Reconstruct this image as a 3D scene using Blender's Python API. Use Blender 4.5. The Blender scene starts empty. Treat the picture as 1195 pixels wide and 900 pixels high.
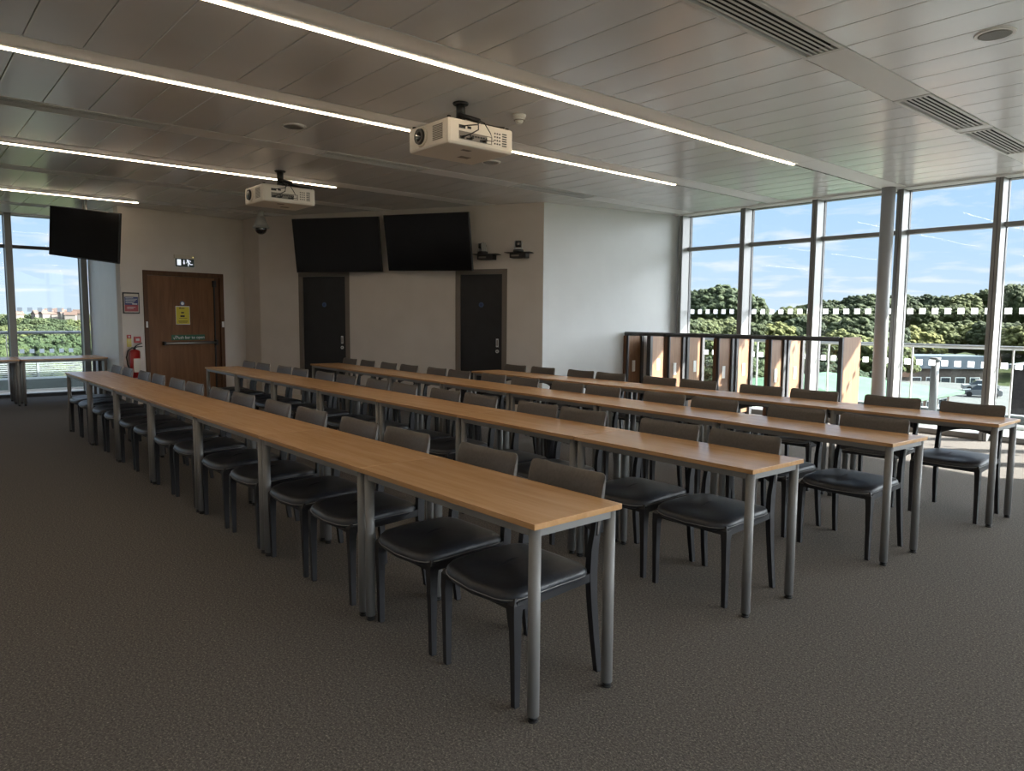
import bpy, bmesh, math, random
from mathutils import Vector, Matrix, noise
random.seed(7)
PI=math.pi
S=bpy.context.scene
COL=S.collection
# ------------------------------------------------------------------ materials
def mat(name, base=(.5,.5,.5), rough=.5, metal=0.0, spec=.5, coat=0.0):
    m=bpy.data.materials.new(name); m.use_nodes=True
    b=m.node_tree.nodes['Principled BSDF']
    b.inputs['Base Color'].default_value=(*base,1); b.inputs['Roughness'].default_value=rough
    b.inputs['Metallic'].default_value=metal; b.inputs['Specular IOR Level'].default_value=spec
    b.inputs['Coat Weight'].default_value=coat
    return m
def nd(m,t,**k):
    n=m.node_tree.nodes.new(t)
    for a,v in k.items():
        if a.startswith('i_'): n.inputs[a[2:].replace('_',' ')].default_value=v
        else: setattr(n,a,v)
    return n
def lk(m,a,b): m.node_tree.links.new(a,b)
def bsdf(m): return m.node_tree.nodes['Principled BSDF']
def noisy(m, c1, c2, scale=5, detail=4, stretch=(1,1,1), lo=.35, hi=.65, bump=0, bdist=.01, coord='Object', distort=0):
    tc=nd(m,'ShaderNodeTexCoord'); mp=nd(m,'ShaderNodeMapping'); mp.inputs['Scale'].default_value=stretch
    lk(m,tc.outputs[coord],mp.inputs['Vector'])
    n=nd(m,'ShaderNodeTexNoise'); n.inputs['Scale'].default_value=scale; n.inputs['Detail'].default_value=detail
    n.inputs['Distortion'].default_value=distort
    lk(m,mp.outputs['Vector'],n.inputs['Vector'])
    r=nd(m,'ShaderNodeValToRGB'); r.color_ramp.elements[0].position=lo; r.color_ramp.elements[1].position=hi
    r.color_ramp.elements[0].color=(*c1,1); r.color_ramp.elements[1].color=(*c2,1)
    lk(m,n.outputs['Fac'],r.inputs['Fac']); lk(m,r.outputs['Color'],bsdf(m).inputs['Base Color'])
    if bump:
        b=nd(m,'ShaderNodeBump'); b.inputs['Strength'].default_value=bump; b.inputs['Distance'].default_value=bdist
        lk(m,n.outputs['Fac'],b.inputs['Height']); lk(m,b.outputs['Normal'],bsdf(m).inputs['Normal'])
    return m
M={}
M['wall']=noisy(mat('wall_paint',rough=.75,spec=.3),(.60,.555,.52),(.63,.585,.55),3,3)
M['white']=noisy(mat('white_paint',rough=.6,spec=.3),(.69,.715,.73),(.72,.745,.76),2.2,3)
M['steelpanel']=noisy(mat('pale_panel',rough=.45),(.66,.68,.70),(.70,.72,.74),3,3)
M['ceil']=noisy(mat('ceiling_metal',rough=.22,spec=.75),(.70,.70,.70),(.73,.73,.73),1.5,2)
M['ceil_trim']=mat('ceiling_trim_white',(.78,.78,.78),.5)
M['void']=mat('dark_void',(.008,.008,.008),.9)
M['vent']=mat('vent_frame',(.66,.66,.65),.5)
# carpet: flecked
def carpet():
    m=mat('carpet',rough=.95,spec=.1)
    tc=nd(m,'ShaderNodeTexCoord')
    n=nd(m,'ShaderNodeTexNoise'); n.inputs['Scale'].default_value=125; n.inputs['Detail'].default_value=3; n.inputs['Roughness'].default_value=.75
    n2=nd(m,'ShaderNodeTexNoise'); n2.inputs['Scale'].default_value=70; n2.inputs['Detail'].default_value=4; n2.inputs['Roughness'].default_value=.8
    n3=nd(m,'ShaderNodeTexNoise'); n3.inputs['Scale'].default_value=1.2; n3.inputs['Detail'].default_value=3
    for x in (n,n2,n3): lk(m,tc.outputs['Object'],x.inputs['Vector'])
    r=nd(m,'ShaderNodeValToRGB'); e=r.color_ramp.elements
    e[0].position=.30; e[0].color=(.055,.054,.054,1); e[1].position=.70; e[1].color=(.315,.298,.278,1)
    k=e.new(.45); k.color=(.105,.101,.099,1); k=e.new(.57); k.color=(.146,.139,.131,1)
    lk(m,n.outputs['Fac'],r.inputs['Fac'])
    r2=nd(m,'ShaderNodeValToRGB'); e=r2.color_ramp.elements
    e[0].position=.38; e[0].color=(.72,.70,.70,1); e[1].position=.62; e[1].color=(1.18,1.14,1.08,1)
    lk(m,n2.outputs['Fac'],r2.inputs['Fac'])
    mx=nd(m,'ShaderNodeMix',data_type='RGBA',blend_type='MULTIPLY'); mx.inputs['Factor'].default_value=1
    lk(m,r.outputs['Color'],mx.inputs[6]); lk(m,r2.outputs['Color'],mx.inputs[7])
    lk(m,mx.outputs[2],bsdf(m).inputs['Base Color'])
    b=nd(m,'ShaderNodeBump'); b.inputs['Strength'].default_value=.6; b.inputs['Distance'].default_value=.006
    lk(m,n.outputs['Fac'],b.inputs['Height']); lk(m,b.outputs['Normal'],bsdf(m).inputs['Normal'])
    return m
M['carpet']=carpet()
def woodmat(name,c1,c2,c3,rough=.35,axis=0,scale=1.0,spec=.5,coat=0.0):
    m=mat(name,rough=rough,spec=spec,coat=coat)
    tc=nd(m,'ShaderNodeTexCoord'); mp=nd(m,'ShaderNodeMapping')
    st=[14*scale]*3; st[axis]=1.1*scale; mp.inputs['Scale'].default_value=st
    oi=nd(m,'ShaderNodeObjectInfo'); ad=nd(m,'ShaderNodeVectorMath',operation='ADD')
    ml=nd(m,'ShaderNodeMath',operation='MULTIPLY'); ml.inputs[1].default_value=37.0
    lk(m,oi.outputs['Random'],ml.inputs[0]); lk(m,tc.outputs['Object'],ad.inputs[0]); lk(m,ml.outputs[0],ad.inputs[1])
    lk(m,ad.outputs[0],mp.inputs['Vector'])
    n=nd(m,'ShaderNodeTexNoise'); n.inputs['Scale'].default_value=1.6; n.inputs['Detail'].default_value=6; n.inputs['Roughness'].default_value=.6; n.inputs['Distortion'].default_value=.6
    lk(m,mp.outputs['Vector'],n.inputs['Vector'])
    r=nd(m,'ShaderNodeValToRGB'); e=r.color_ramp.elements
    e[0].position=.3; e[0].color=(*c1,1); e[1].position=.72; e[1].color=(*c3,1); k=e.new(.5); k.color=(*c2,1)
    lk(m,n.outputs['Fac'],r.inputs['Fac']); lk(m,r.outputs['Color'],bsdf(m).inputs['Base Color'])
    return m
M['beech']=woodmat('beech_laminate',(.45,.245,.105),(.52,.295,.135),(.58,.345,.17),.27)
M['oakdoor']=woodmat('oak_door_veneer',(.13,.060,.026),(.17,.080,.035),(.21,.10,.046),.5,axis=2,scale=.8,spec=.2)
M['darkwood']=woodmat('dark_wood_frame',(.075,.035,.017),(.10,.047,.023),(.125,.06,.03),.5,axis=2,spec=.2)
M['boothwood']=woodmat('booth_oak_panel',(.19,.098,.05),(.235,.125,.064),(.285,.16,.084),.55,axis=2,scale=1.3)
M['boothedge']=woodmat('booth_edge',(.12,.05,.022),(.15,.065,.03),(.18,.08,.035),.5,axis=2)
M['legmetal']=mat('silver_powdercoat',(.20,.195,.19),.52,.15)
M['railmetal']=mat('silver_rail',(.22,.215,.21),.5,.2)
M['blackplastic']=mat('black_plastic',(.012,.012,.013),.5)
M['leather']=noisy(mat('black_leather',rough=.42),(.018,.021,.028),(.027,.031,.040),60,4,bump=.15,bdist=.001)
M['backleather']=noisy(mat('grey_leather',rough=.55),(.085,.076,.070),(.105,.095,.087),70,4,bump=.12,bdist=.001)
M['legblack']=mat('black_leg',(.018,.018,.021),.55,spec=.35)
M['piping']=mat('grey_piping',(.22,.215,.21),.5)
M['mullion']=mat('mullion_aluminium',(.23,.23,.228),.42,.15)
M['gasket']=mat('gasket_dark',(.06,.06,.065),.5)
M['column']=mat('column_paint',(.30,.30,.31),.45)
M['darkdoor']=noisy(mat('dark_door',rough=.5),(.010,.011,.014),(.014,.015,.019),6,3)
M['doorframe']=mat('grey_door_frame',(.16,.135,.115),.5)
M['steel']=mat('brushed_steel',(.62,.62,.62),.3,.9)
M['screen']=mat('tv_screen',(.004,.004,.005),.16,spec=.22)
M['bezel']=mat('tv_bezel',(.01,.01,.011),.4)
M['projwhite']=mat('projector_white',(.72,.67,.60),.42)
M['grilleg']=mat('projector_grille',(.20,.18,.16),.6)
M['lens']=mat('lens_glass',(.01,.01,.015),.06,coat=1)
M['red']=mat('extinguisher_red',(.32,.012,.014),.3)
M['signred']=mat('sign_red',(.38,.035,.03),.5)
M['signblue']=mat('sign_blue',(.03,.05,.16),.5)
M['doordisc']=mat('door_disc_blue',(.05,.10,.22),.5)
M['signyellow']=mat('sign_yellow',(.62,.52,.03),.5)
M['signwhite']=mat('sign_white',(.75,.75,.75),.5)
M['signgreen']=mat('sign_green',(.01,.09,.045),.5)
M['signgrey']=mat('exit_panel_green_grey',(.05,.085,.08),.4)
M['ink']=mat('dark_ink',(.03,.025,.02),.6)
M['posterblue']=mat('poster_navy',(.035,.045,.16),.5)
M['postered']=mat('poster_red',(.33,.05,.06),.5)
M['cream']=mat('cream_plate',(.55,.50,.43),.5)
M['plastwhite']=mat('white_plastic',(.72,.72,.70),.4)
M['detgrey']=mat('dome_grey',(.42,.43,.44),.45)
M['domedark']=mat('dome_dark',(.015,.015,.02),.08,coat=1)
M['spk']=noisy(mat('speaker_mesh',rough=.7),(.22,.22,.21),(.30,.30,.29),300,1)
M['socket']=mat('socket_white',(.78,.78,.76),.4)
M['brick']=noisy(mat('brick',rough=.85),(.11,.055,.035),(.16,.085,.055),3,5,stretch=(1,1,5))
M['brickdark']=noisy(mat('brick_dark',rough=.85),(.06,.046,.04),(.09,.068,.058),3,5)
M['copper']=noisy(mat('green_roof',rough=.7,spec=.2),(.065,.122,.075),(.088,.155,.098),.6,4,stretch=(1,1,1))
M['bluegrey']=mat('grey_cladding',(.09,.11,.14),.5)
M['winglass']=mat('building_window',(.03,.04,.05),.12)
M['render_wall']=mat('house_render',(.13,.12,.108),.8)
M['tile']=mat('house_tiles',(.07,.045,.034),.8)
M['deck']=noisy(mat('terrace_paving',rough=.8),(.23,.228,.222),(.28,.276,.268),8,5)
M['kerb']=mat('terrace_kerb',(.15,.157,.165),.6)
M['rail']=mat('handrail_steel',(.50,.50,.50),.3,.7)
M['grass']=noisy(mat('grass',rough=.95,spec=.1),(.02,.03,.01),(.04,.05,.018),.3,6)
def emis(name,c,s):
    m=bpy.data.materials.new(name); m.use_nodes=True; nt=m.node_tree; nt.nodes.clear()
    e=nt.nodes.new('ShaderNodeEmission'); e.inputs[0].default_value=(*c,1); e.inputs[1].default_value=s
    o=nt.nodes.new('ShaderNodeOutputMaterial'); nt.links.new(e.outputs[0],o.inputs[0]); return m
M['led']=emis('led_diffuser',(1,.79,.55),15)
M['exitlit']=emis('exit_pictogram_lit',(.80,.86,.95),.75)
M['ledgreen']=emis('indicator_led',(.9,.75,.25),1.2)
def glassmat(name,tint=(.975,.985,.985),refl=.6):
    m=bpy.data.materials.new(name); m.use_nodes=True; nt=m.node_tree; nt.nodes.clear()
    t=nt.nodes.new('ShaderNodeBsdfTransparent'); t.inputs[0].default_value=(*tint,1)
    g=nt.nodes.new('ShaderNodeBsdfGlossy'); g.inputs['Roughness'].default_value=.02
    lw=nt.nodes.new('ShaderNodeLayerWeight'); lw.inputs[0].default_value=.5
    f=nt.nodes.new('ShaderNodeMath'); f.operation='POWER'; f.inputs[1].default_value=5; nt.links.new(lw.outputs['Facing'],f.inputs[0])
    mu=nt.nodes.new('ShaderNodeMath'); mu.operation='MULTIPLY_ADD'; mu.inputs[1].default_value=.9*refl; mu.inputs[2].default_value=.022*refl
    x=nt.nodes.new('ShaderNodeMixShader'); o=nt.nodes.new('ShaderNodeOutputMaterial')
    nt.links.new(f.outputs[0],mu.inputs[0]); nt.links.new(mu.outputs[0],x.inputs[0]); nt.links.new(t.outputs[0],x.inputs[1]); nt.links.new(g.outputs[0],x.inputs[2]); nt.links.new(x.outputs[0],o.inputs[0])
    return m
M['glass']=glassmat('window_glass')
M['balglass']=glassmat('balustrade_glass',(.90,.945,.94))
def frostmat():
    m=bpy.data.materials.new('frosted_film'); m.use_nodes=True; nt=m.node_tree; nt.nodes.clear()
    a=nt.nodes.new('ShaderNodeBsdfTranslucent'); a.inputs[0].default_value=(.98,.99,1,1)
    b=nt.nodes.new('ShaderNodeBsdfDiffuse'); b.inputs[0].default_value=(.8,.83,.88,1)
    c=nt.nodes.new('ShaderNodeBsdfTransparent'); c.inputs[0].default_value=(.95,.97,1,1)
    x=nt.nodes.new('ShaderNodeMixShader'); x.inputs[0].default_value=.12; y=nt.nodes.new('ShaderNodeMixShader'); y.inputs[0].default_value=.25
    o=nt.nodes.new('ShaderNodeOutputMaterial')
    nt.links.new(a.outputs[0],x.inputs[1]); nt.links.new(b.outputs[0],x.inputs[2]); nt.links.new(x.outputs[0],y.inputs[1]); nt.links.new(c.outputs[0],y.inputs[2]); nt.links.new(y.outputs[0],o.inputs[0]); return m
M['frost']=frostmat()
def leafmat(name,c1,c2,c3):
    m=mat(name,rough=.75,spec=.15)
    tc=nd(m,'ShaderNodeTexCoord')
    n=nd(m,'ShaderNodeTexNoise'); n.inputs['Scale'].default_value=1.1; n.inputs['Detail'].default_value=8; n.inputs['Roughness'].default_value=.8
    oi=nd(m,'ShaderNodeObjectInfo')
    lk(m,tc.outputs['Object'],n.inputs['Vector'])
    r=nd(m,'ShaderNodeValToRGB'); e=r.color_ramp.elements
    e[0].position=.34; e[0].color=(*c1,1); e[1].position=.66; e[1].color=(*c3,1); k=e.new(.5); k.color=(*c2,1)
    lk(m,n.outputs['Fac'],r.inputs['Fac'])
    hs=nd(m,'ShaderNodeHueSaturation'); mr=nd(m,'ShaderNodeMapRange'); mr.inputs[3].default_value=.7; mr.inputs[4].default_value=1.35
    lk(m,oi.outputs['Random'],mr.inputs[0]); lk(m,mr.outputs[0],hs.inputs['Value'])
    mr2=nd(m,'ShaderNodeMapRange'); mr2.inputs[3].default_value=.515; mr2.inputs[4].default_value=.475
    lk(m,oi.outputs['Random'],mr2.inputs[0]); lk(m,mr2.outputs[0],hs.inputs['Hue'])
    lk(m,r.outputs['Color'],hs.inputs['Color']); lk(m,hs.outputs['Color'],bsdf(m).inputs['Base Color'])
    n2=nd(m,'ShaderNodeTexNoise'); n2.inputs['Scale'].default_value=5; n2.inputs['Detail'].default_value=5
    lk(m,tc.outputs['Object'],n2.inputs['Vector'])
    b=nd(m,'ShaderNodeBump'); b.inputs['Strength'].default_value=1; b.inputs['Distance'].default_value=.35
    lk(m,n2.outputs['Fac'],b.inputs['Height']); lk(m,b.outputs['Normal'],bsdf(m).inputs['Normal'])
    return m
M['leafmid']=leafmat('leaf_mid',(0.028,0.038,0.016),(0.046,0.061,0.024),(0.071,0.084,0.032))
M['leafdark']=leafmat('leaf_dark',(0.017,0.030,0.015),(0.031,0.046,0.021),(0.053,0.069,0.031))
M['leafbright']=leafmat('leaf_bright',(0.056,0.068,0.022),(0.087,0.100,0.032),(0.118,0.124,0.045))
M['asphalt']=noisy(mat('asphalt',rough=.9),(.055,.055,.054),(.075,.074,.072),.6,4)
M['carsilver']=mat('car_silver',(.22,.23,.24),.35,.3)
M['carwhite']=mat('car_white',(.35,.35,.35),.35)
M['carblue']=mat('car_blue',(.02,.03,.06),.3)
M['bark']=mat('bark',(.07,.05,.035),.9)
# ------------------------------------------------------------------ mesh helpers
class MB:
    def __init__(s): s.bm=bmesh.new(); s.mats=[]
    def mi(s,m):
        if m is None: return 0
        if m not in s.mats: s.mats.append(m)
        return s.mats.index(m)
    def _tag(s,faces,m,smooth=False):
        i=s.mi(m)
        for f in faces: f.material_index=i; f.smooth=smooth
    def box(s,a,b,m=None,bev=0,mtx=None):
        a=Vector(a); b=Vector(b); c=(a+b)/2; d=b-a
        r=bmesh.ops.create_cube(s.bm,size=1)
        T=Matrix.Translation(c)@Matrix.Diagonal((abs(d.x),abs(d.y),abs(d.z),1))
        if mtx is not None: T=mtx@T
        bmesh.ops.transform(s.bm,matrix=T,verts=r['verts'])
        fs=set(f for v in r['verts'] for f in v.link_faces)
        s._tag(fs,m)
        if bev:
            es=list(set(e for v in r['verts'] for e in v.link_edges))
            q=bmesh.ops.bevel(s.bm,geom=es,offset=bev,segments=2,affect='EDGES',profile=.5)
            s._tag(q['faces'],m)
        return s
    def cyl(s,p,q,r1,r2=None,m=None,seg=16,smooth=True,caps=True):
        p=Vector(p); q=Vector(q); d=q-p; r2=r1 if r2 is None else r2
        r=bmesh.ops.create_cone(s.bm,cap_ends=caps,segments=seg,radius1=r1,radius2=r2,depth=d.length)
        rot=d.to_track_quat('Z','Y').to_matrix().to_4x4()
        bmesh.ops.transform(s.bm,matrix=Matrix.Translation((p+q)/2)@rot,verts=r['verts'])
        fs=set(f for v in r['verts'] for f in v.link_faces)
        i=s.mi(m)
        for f in fs: f.material_index=i; f.smooth=smooth and len(f.verts)==4
        return s
    def tube(s,pts,r,m=None,seg=8):
        pts=[Vector(p) for p in pts]; rings=[]
        for k,p in enumerate(pts):
            t=(pts[min(k+1,len(pts)-1)]-pts[max(k-1,0)]).normalized()
            u=t.cross(Vector((0,0,1)));
            if u.length<.1: u=t.cross(Vector((0,1,0)))
            u.normalize(); w=t.cross(u)
            rr=r[k] if isinstance(r,(list,tuple)) else r
            rings.append([s.bm.verts.new(p+rr*(math.cos(2*PI*j/seg)*u+math.sin(2*PI*j/seg)*w)) for j in range(seg)])
        fs=[]
        for a,b in zip(rings,rings[1:]):
            for j in range(seg): fs.append(s.bm.faces.new((a[j],a[(j+1)%seg],b[(j+1)%seg],b[j])))
        s._tag(fs,m,True)
        s._tag([s.bm.faces.new(rings[0][::-1]),s.bm.faces.new(rings[-1])],m)
        return s
    def loft(s,rings,m=None,smooth=True,caps=True):
        R=[[s.bm.verts.new(p) for p in r] for r in rings]; fs=[]; n=len(R[0])
        for a,b in zip(R,R[1:]):
            for j in range(n): fs.append(s.bm.faces.new((a[j],a[(j+1)%n],b[(j+1)%n],b[j])))
        s._tag(fs,m,smooth)
        if caps: s._tag([s.bm.faces.new(R[0][::-1]),s.bm.faces.new(R[-1])],m)
        return s
    def prism(s,poly,z0,z1,m=None):
        a=[s.bm.verts.new((x,y,z0)) for x,y in poly]; b=[s.bm.verts.new((x,y,z1)) for x,y in poly]; n=len(poly)
        fs=[s.bm.faces.new(a[::-1]),s.bm.faces.new(b)]+[s.bm.faces.new((a[j],a[(j+1)%n],b[(j+1)%n],b[j])) for j in range(n)]
        s._tag(fs,m); return s
    def sphere(s,c,r,m=None,seg=20,scale=(1,1,1),half=None):
        q=bmesh.ops.create_uvsphere(s.bm,u_segments=seg,v_segments=seg//2,radius=r)
        vs=q['verts']
        bmesh.ops.transform(s.bm,matrix=Matrix.Translation(c)@Matrix.Diagonal((*scale,1)),verts=vs)
        s._tag(set(f for v in vs for f in v.link_faces),m,True)
        return s
    def face(s,pts,m=None):
        s._tag([s.bm.faces.new([s.bm.verts.new(p) for p in pts])],m); return s
    def build(s,name,m=None,parent=None,mtx=None,recalc=True):
        if recalc: bmesh.ops.recalc_face_normals(s.bm,faces=s.bm.faces)
        me=bpy.data.meshes.new(name); s.bm.to_mesh(me); s.bm.free()
        if s.mats: 
            for q in s.mats: me.materials.append(q)
        elif m: me.materials.append(m)
        o=bpy.data.objects.new(name,me); COL.objects.link(o)
        if parent: o.parent=parent
        if mtx is not None: o.matrix_world=mtx
        return o
def tag(o,label=None,cat=None,group=None,kind=None):
    if label: o['label']=label
    if cat: o['category']=cat
    if group: o['group']=group
    if kind: o['kind']=kind
    return o
def empty(name,loc=(0,0,0),rz=0,**k):
    o=bpy.data.objects.new(name,None); COL.objects.link(o); o.location=loc; o.rotation_euler=(0,0,rz); o.empty_display_size=.1
    return tag(o,**k)
def copy_tree(o,parent=None):
    c=o.copy(); COL.objects.link(c)
    if parent: c.parent=parent
    for ch in list(o.children): copy_tree(ch,c)
    return c
def text_mesh(name,txt,size,m,parent,mtx,depth=.001,align='CENTER'):
    cu=bpy.data.curves.new(name,'FONT'); cu.body=txt; cu.size=size; cu.extrude=depth; cu.align_x=align; cu.align_y='CENTER'
    t=bpy.data.objects.new('tmp',cu); COL.objects.link(t)
    dg=bpy.context.evaluated_depsgraph_get()
    me=bpy.data.meshes.new_from_object(t.evaluated_get(dg)); bpy.data.objects.remove(t); bpy.data.curves.remove(cu)
    me.materials.clear(); me.materials.append(m)
    o=bpy.data.objects.new(name,me); COL.objects.link(o)
    if parent: o.parent=parent
    o.matrix_local=mtx
    return o
def ordn(n): return ['first','second','third','fourth','fifth','sixth','seventh','eighth','ninth','tenth','eleventh','twelfth','thirteenth','fourteenth'][n]
# ------------------------------------------------------------------ camera
F=849.12; pitch=.0925; roll=.0076; yaw=2.4302
fw=Vector((math.cos(pitch)*math.cos(yaw),math.cos(pitch)*math.sin(yaw),-math.sin(pitch)))
rt=Vector((math.sin(yaw),-math.cos(yaw),0)); up=rt.cross(fw)
c_,s_=math.cos(roll),math.sin(roll); rt2=c_*rt+s_*up; up2=-s_*rt+c_*up
cam=bpy.data.cameras.new('camera'); co=bpy.data.objects.new('camera',cam); COL.objects.link(co)
cam.sensor_fit='HORIZONTAL'; cam.sensor_width=36; cam.lens=F*36/1195; cam.clip_start=.05; cam.clip_end=3000
CAM=Vector((1.8096,-1.6693,1.4517))
co.matrix_world=Matrix(((rt2.x,up2.x,-fw.x,CAM.x),(rt2.y,up2.y,-fw.y,CAM.y),(rt2.z,up2.z,-fw.z,CAM.z),(0,0,0,1)))
S.camera=co
# ------------------------------------------------------------------ room shell
H=3.17
YR=8.5; XL=-13.37
A=Vector((-11.091,1.22)); B=Vector((-11.457,3.332)); Wc=Vector((-10.814,3.36)); J=Vector((-6.237,5.87)); E_=Vector((-5.72,8.5))
XN=5.5; YB=-5.2
MB().box((-13.5,YB-.2,-.25),(XN+.2,8.66,0),M['carpet']).build('floor').select_set(False)
tag(bpy.data.objects['floor'],'flecked grey brown carpet under all the tables','floor',kind='structure')
def wallseg(name,p,q,m,label,z0=0,z1=H+.1,t=.16,holes=()):
    """wall between p and q; the room is on the right-hand side going p->q is not assumed: n points outward"""
    p=Vector(p); q=Vector(q); L=(q-p).length; ex=(q-p)/L; n=Vector((-ex.y,ex.x))
    mt=Matrix(((ex.x,n.x,0,p.x),(ex.y,n.y,0,p.y),(0,0,1,0),(0,0,0,1)))
    b=MB(); x=0
    for (h0,h1,hz) in sorted(holes):
        b.box((x,0,z0),(h0,t,z1),mtx=mt); b.box((h0,0,hz),(h1,t,z1),mtx=mt); x=h1
    b.box((x,0,z0),(L,t,z1),mtx=mt)
    o=b.build(name,m); tag(o,label,'wall',kind='structure'); return mt
# n is to the left of p->q : outward needs room on the right => go clockwise seen from above
mtA=wallseg('wall_return',(XL+.02,1.2),(-11.135,1.22),M['steelpanel'],'pale blue-white return wall beside the left glazing')
mtD=wallseg('wall_left',A,B,M['wall'],'cream wall around the wooden exit door',holes=((.365,1.715,2.18),))
wallseg('wall_corner',B,Wc,M['wall'],'short cream wall step right of the wooden door')
mtW=wallseg('wall_back',Wc,J,M['wall'],'long cream wall behind the two large screens',holes=((.86,1.79,2.17),(3.815,4.60,2.17)))
wallseg('wall_right',J,E_,M['white'],'white wall between the dark doors and the right windows')
wallseg('wall_rear',(XN,YB),(XL-.1,YB),M['wall'],'cream wall behind the viewer')
# baseboards
def base(name,p,q,label,skips=()):
    p=Vector(p); q=Vector(q); L=(q-p).length; ex=(q-p)/L; n=Vector((-ex.y,ex.x))
    mt=Matrix(((ex.x,n.x,0,p.x),(ex.y,n.y,0,p.y),(0,0,1,0),(0,0,0,1)))
    b=MB(); x=.015
    for s0,s1 in skips: b.box((x,-.014,0),(s0,0,.1),mtx=mt); x=s1
    b.box((x,-.014,0),(L-.015,0,.1),mtx=mt)
    tag(b.build(name,M['cream']),label,'baseboard',kind='structure')
base('baseboard_left',A,B,'pale skirting under the wooden door wall',((.365,1.715),))
base('baseboard_back',Wc,J,'pale skirting under the long cream wall',((.86,1.79),(3.815,4.60)))
base('baseboard_right',J,E_,'pale skirting under the white wall')
# ------------------------------------------------------------------ ceiling
bands=[('L',-2.27),('G',-.575),('L',-3.895),('G',-5.47),('L',-7.06),('G',-8.63),('L',-10.36),('G',-12.0),('L',1.03),('G',2.7),('L',4.3)]
# each band occupies x0..x1
bx={}
for t,c in bands:
    if t=='G': bx[c]=(c-.14,c+.14)
    else: bx[c]=(c-.16,c+.16)
edges=sorted(bx.values())
spans=[]; x=XL-.1
for a,b in edges:
    spans.append((x,a)); x=b
spans.append((x,XN+.1))
P=.328; y0=-5.2; ph=.097
cb=MB(); cb.mi(M['ceil']); 
def plank(xa,xb,ya,yb):
    # shallow dished metal tray, bevelled long edges
    g=.003; n=10; sec=[]
    ys=[ya+g, ya+g]; 
    prof=[(ya+g,H+.03),(ya+g,H+.003)]
    for k in range(n+1):
        t=k/n; y=ya+g+.0025+(yb-ya-2*g-.005)*t
        prof.append((y,H-.0016*math.sin(PI*t)))
    prof+=[(yb-g,H+.003),(yb-g,H+.03)]
    va=[cb.bm.verts.new((xa+.003,y,z)) for y,z in prof]; vb=[cb.bm.verts.new((xb-.003,y,z)) for y,z in prof]
    for k in range(len(prof)-1):
        f=cb.bm.faces.new((va[k],va[k+1],vb[k+1],vb[k])); f.material_index=0; f.smooth=False
y=-5.2+.05
ys=[]
y=2.36-P*24
while y<YR+.1:
    ys.append(y); y+=P
for (xa,xb) in spans:
    for yy in ys:
        ya,yb=max(yy,YB-.1),min(yy+P,YR-.16)
        if yb-ya>.05: plank(xa,xb,ya,yb)
cb.box((XL-.2,YB-.2,H+.04),(XN+.2,8.66,H+.2),M['void'])
tag(cb.build('ceiling'),'suspended ceiling of pale metal planks','ceiling',kind='structure')
# perimeter fascia over right and left glazing
tag(MB().box((E_.x-.05,YR-.16,H-.02),(XN,YR+.16,H+.05)).build('trim_1',M['ceil_trim']),'white ceiling edge strip above the right windows','trim',kind='structure')
tag(MB().box((XL-.16,YB,H-.02),(XL+.05,1.2,H+.05)).build('trim_2',M['ceil_trim']),'white ceiling edge strip above the left windows','trim',kind='structure')
tn=[3]
def blank(xa,xb,ya,yb,z=H-.004):
    if yb-ya<.02: return
    o=MB().box((xa+.004,ya+.004,z),(xb-.004,yb-.004,H+.03),bev=.002).build('trim_%d'%tn[0],M['ceil_trim'])
    tag(o,'plain white ceiling strip number %d along the plank ends'%tn[0],'trim',kind='structure'); o['label']='plain white ceiling infill strip at x %.1f m, %s part'%(xa,('near' if ya<0 else 'window side') ); tn[0]+=1
# lights
LN={-2.27:('nearest of the ceiling light lines, ending above the right windows side',YB+.3,6.02),-3.895:('second ceiling light line, passing above the near projector',YB+.3,6.07),
    -7.06:('third ceiling light line, ending behind the far projector',YB+.3,2.98),-10.36:('farthest and shortest ceiling light line, above the hanging screen',YB+.3,1.38),
    1.03:('ceiling light line behind the viewer',YB+.3,6.0),4.3:('ceiling light line at the far near side',YB+.3,6.0)}
for c,(lab,ya,yb) in LN.items():
    xa,xb=bx[c]
    t=empty('linear_ceiling_light',(c,(ya+yb)/2,H),label='warm white linear LED, '+lab,cat='ceiling light')
    def L_(p): return (p[0]-c,p[1]-(ya+yb)/2,p[2]-H)
    MB().box(L_((xa+.09,ya,H-.004)),L_((xb-.004,yb,H+.03)),bev=.002).build('light_housing',M['ceil_trim'],t)
    MB().box(L_((xa+.004,ya,H-.012)),L_((xa+.09,yb,H+.03))).build('light_channel',M['ceil_trim'],t)
    MB().box(L_((xa+.028,ya+.01,H-.020)),L_((xa+.056,yb-.01,H-.0125)),bev=.002).build('diffuser',M['led'],t)
    blank(xa+.02,xb,yb,YR-.16)
def vent(xa,xb,ya,yb,label):
    t=empty('ceiling_vent',((xa+xb)/2,(ya+yb)/2,H),label=label,cat='ceiling vent')
    cx,cy=(xa+xb)/2,(ya+yb)/2; hx,hy=(xb-xa)/2-.004,(yb-ya)/2-.004
    f=MB(); z0,z1=-.008,.03; e=.028
    f.box((-hx,-hy,z0),(-hx+e,hy,z1)); f.box((hx-e,-hy,z0),(hx,hy,z1)); f.box((-hx+e,-hy,z0),(hx-e,-hy+.04,z1)); f.box((-hx+e,hy-.04,z0),(hx-e,hy,z1))
    f.build('vent_frame',M['vent'],t)
    n=6; w=(2*hx-2*e)/n
    for k in range(1,n):
        x=-hx+e+w*k
        MB().box((x-.0075,-hy+.04,-.005),(x+.0075,hy-.04,-.002)).build('vent_bar',M['vent'],t)
    MB().box((-hx+e,-hy+.04,.026),(hx-e,hy-.04,.03)).build('vent_backing',M['void'],t)
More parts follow.
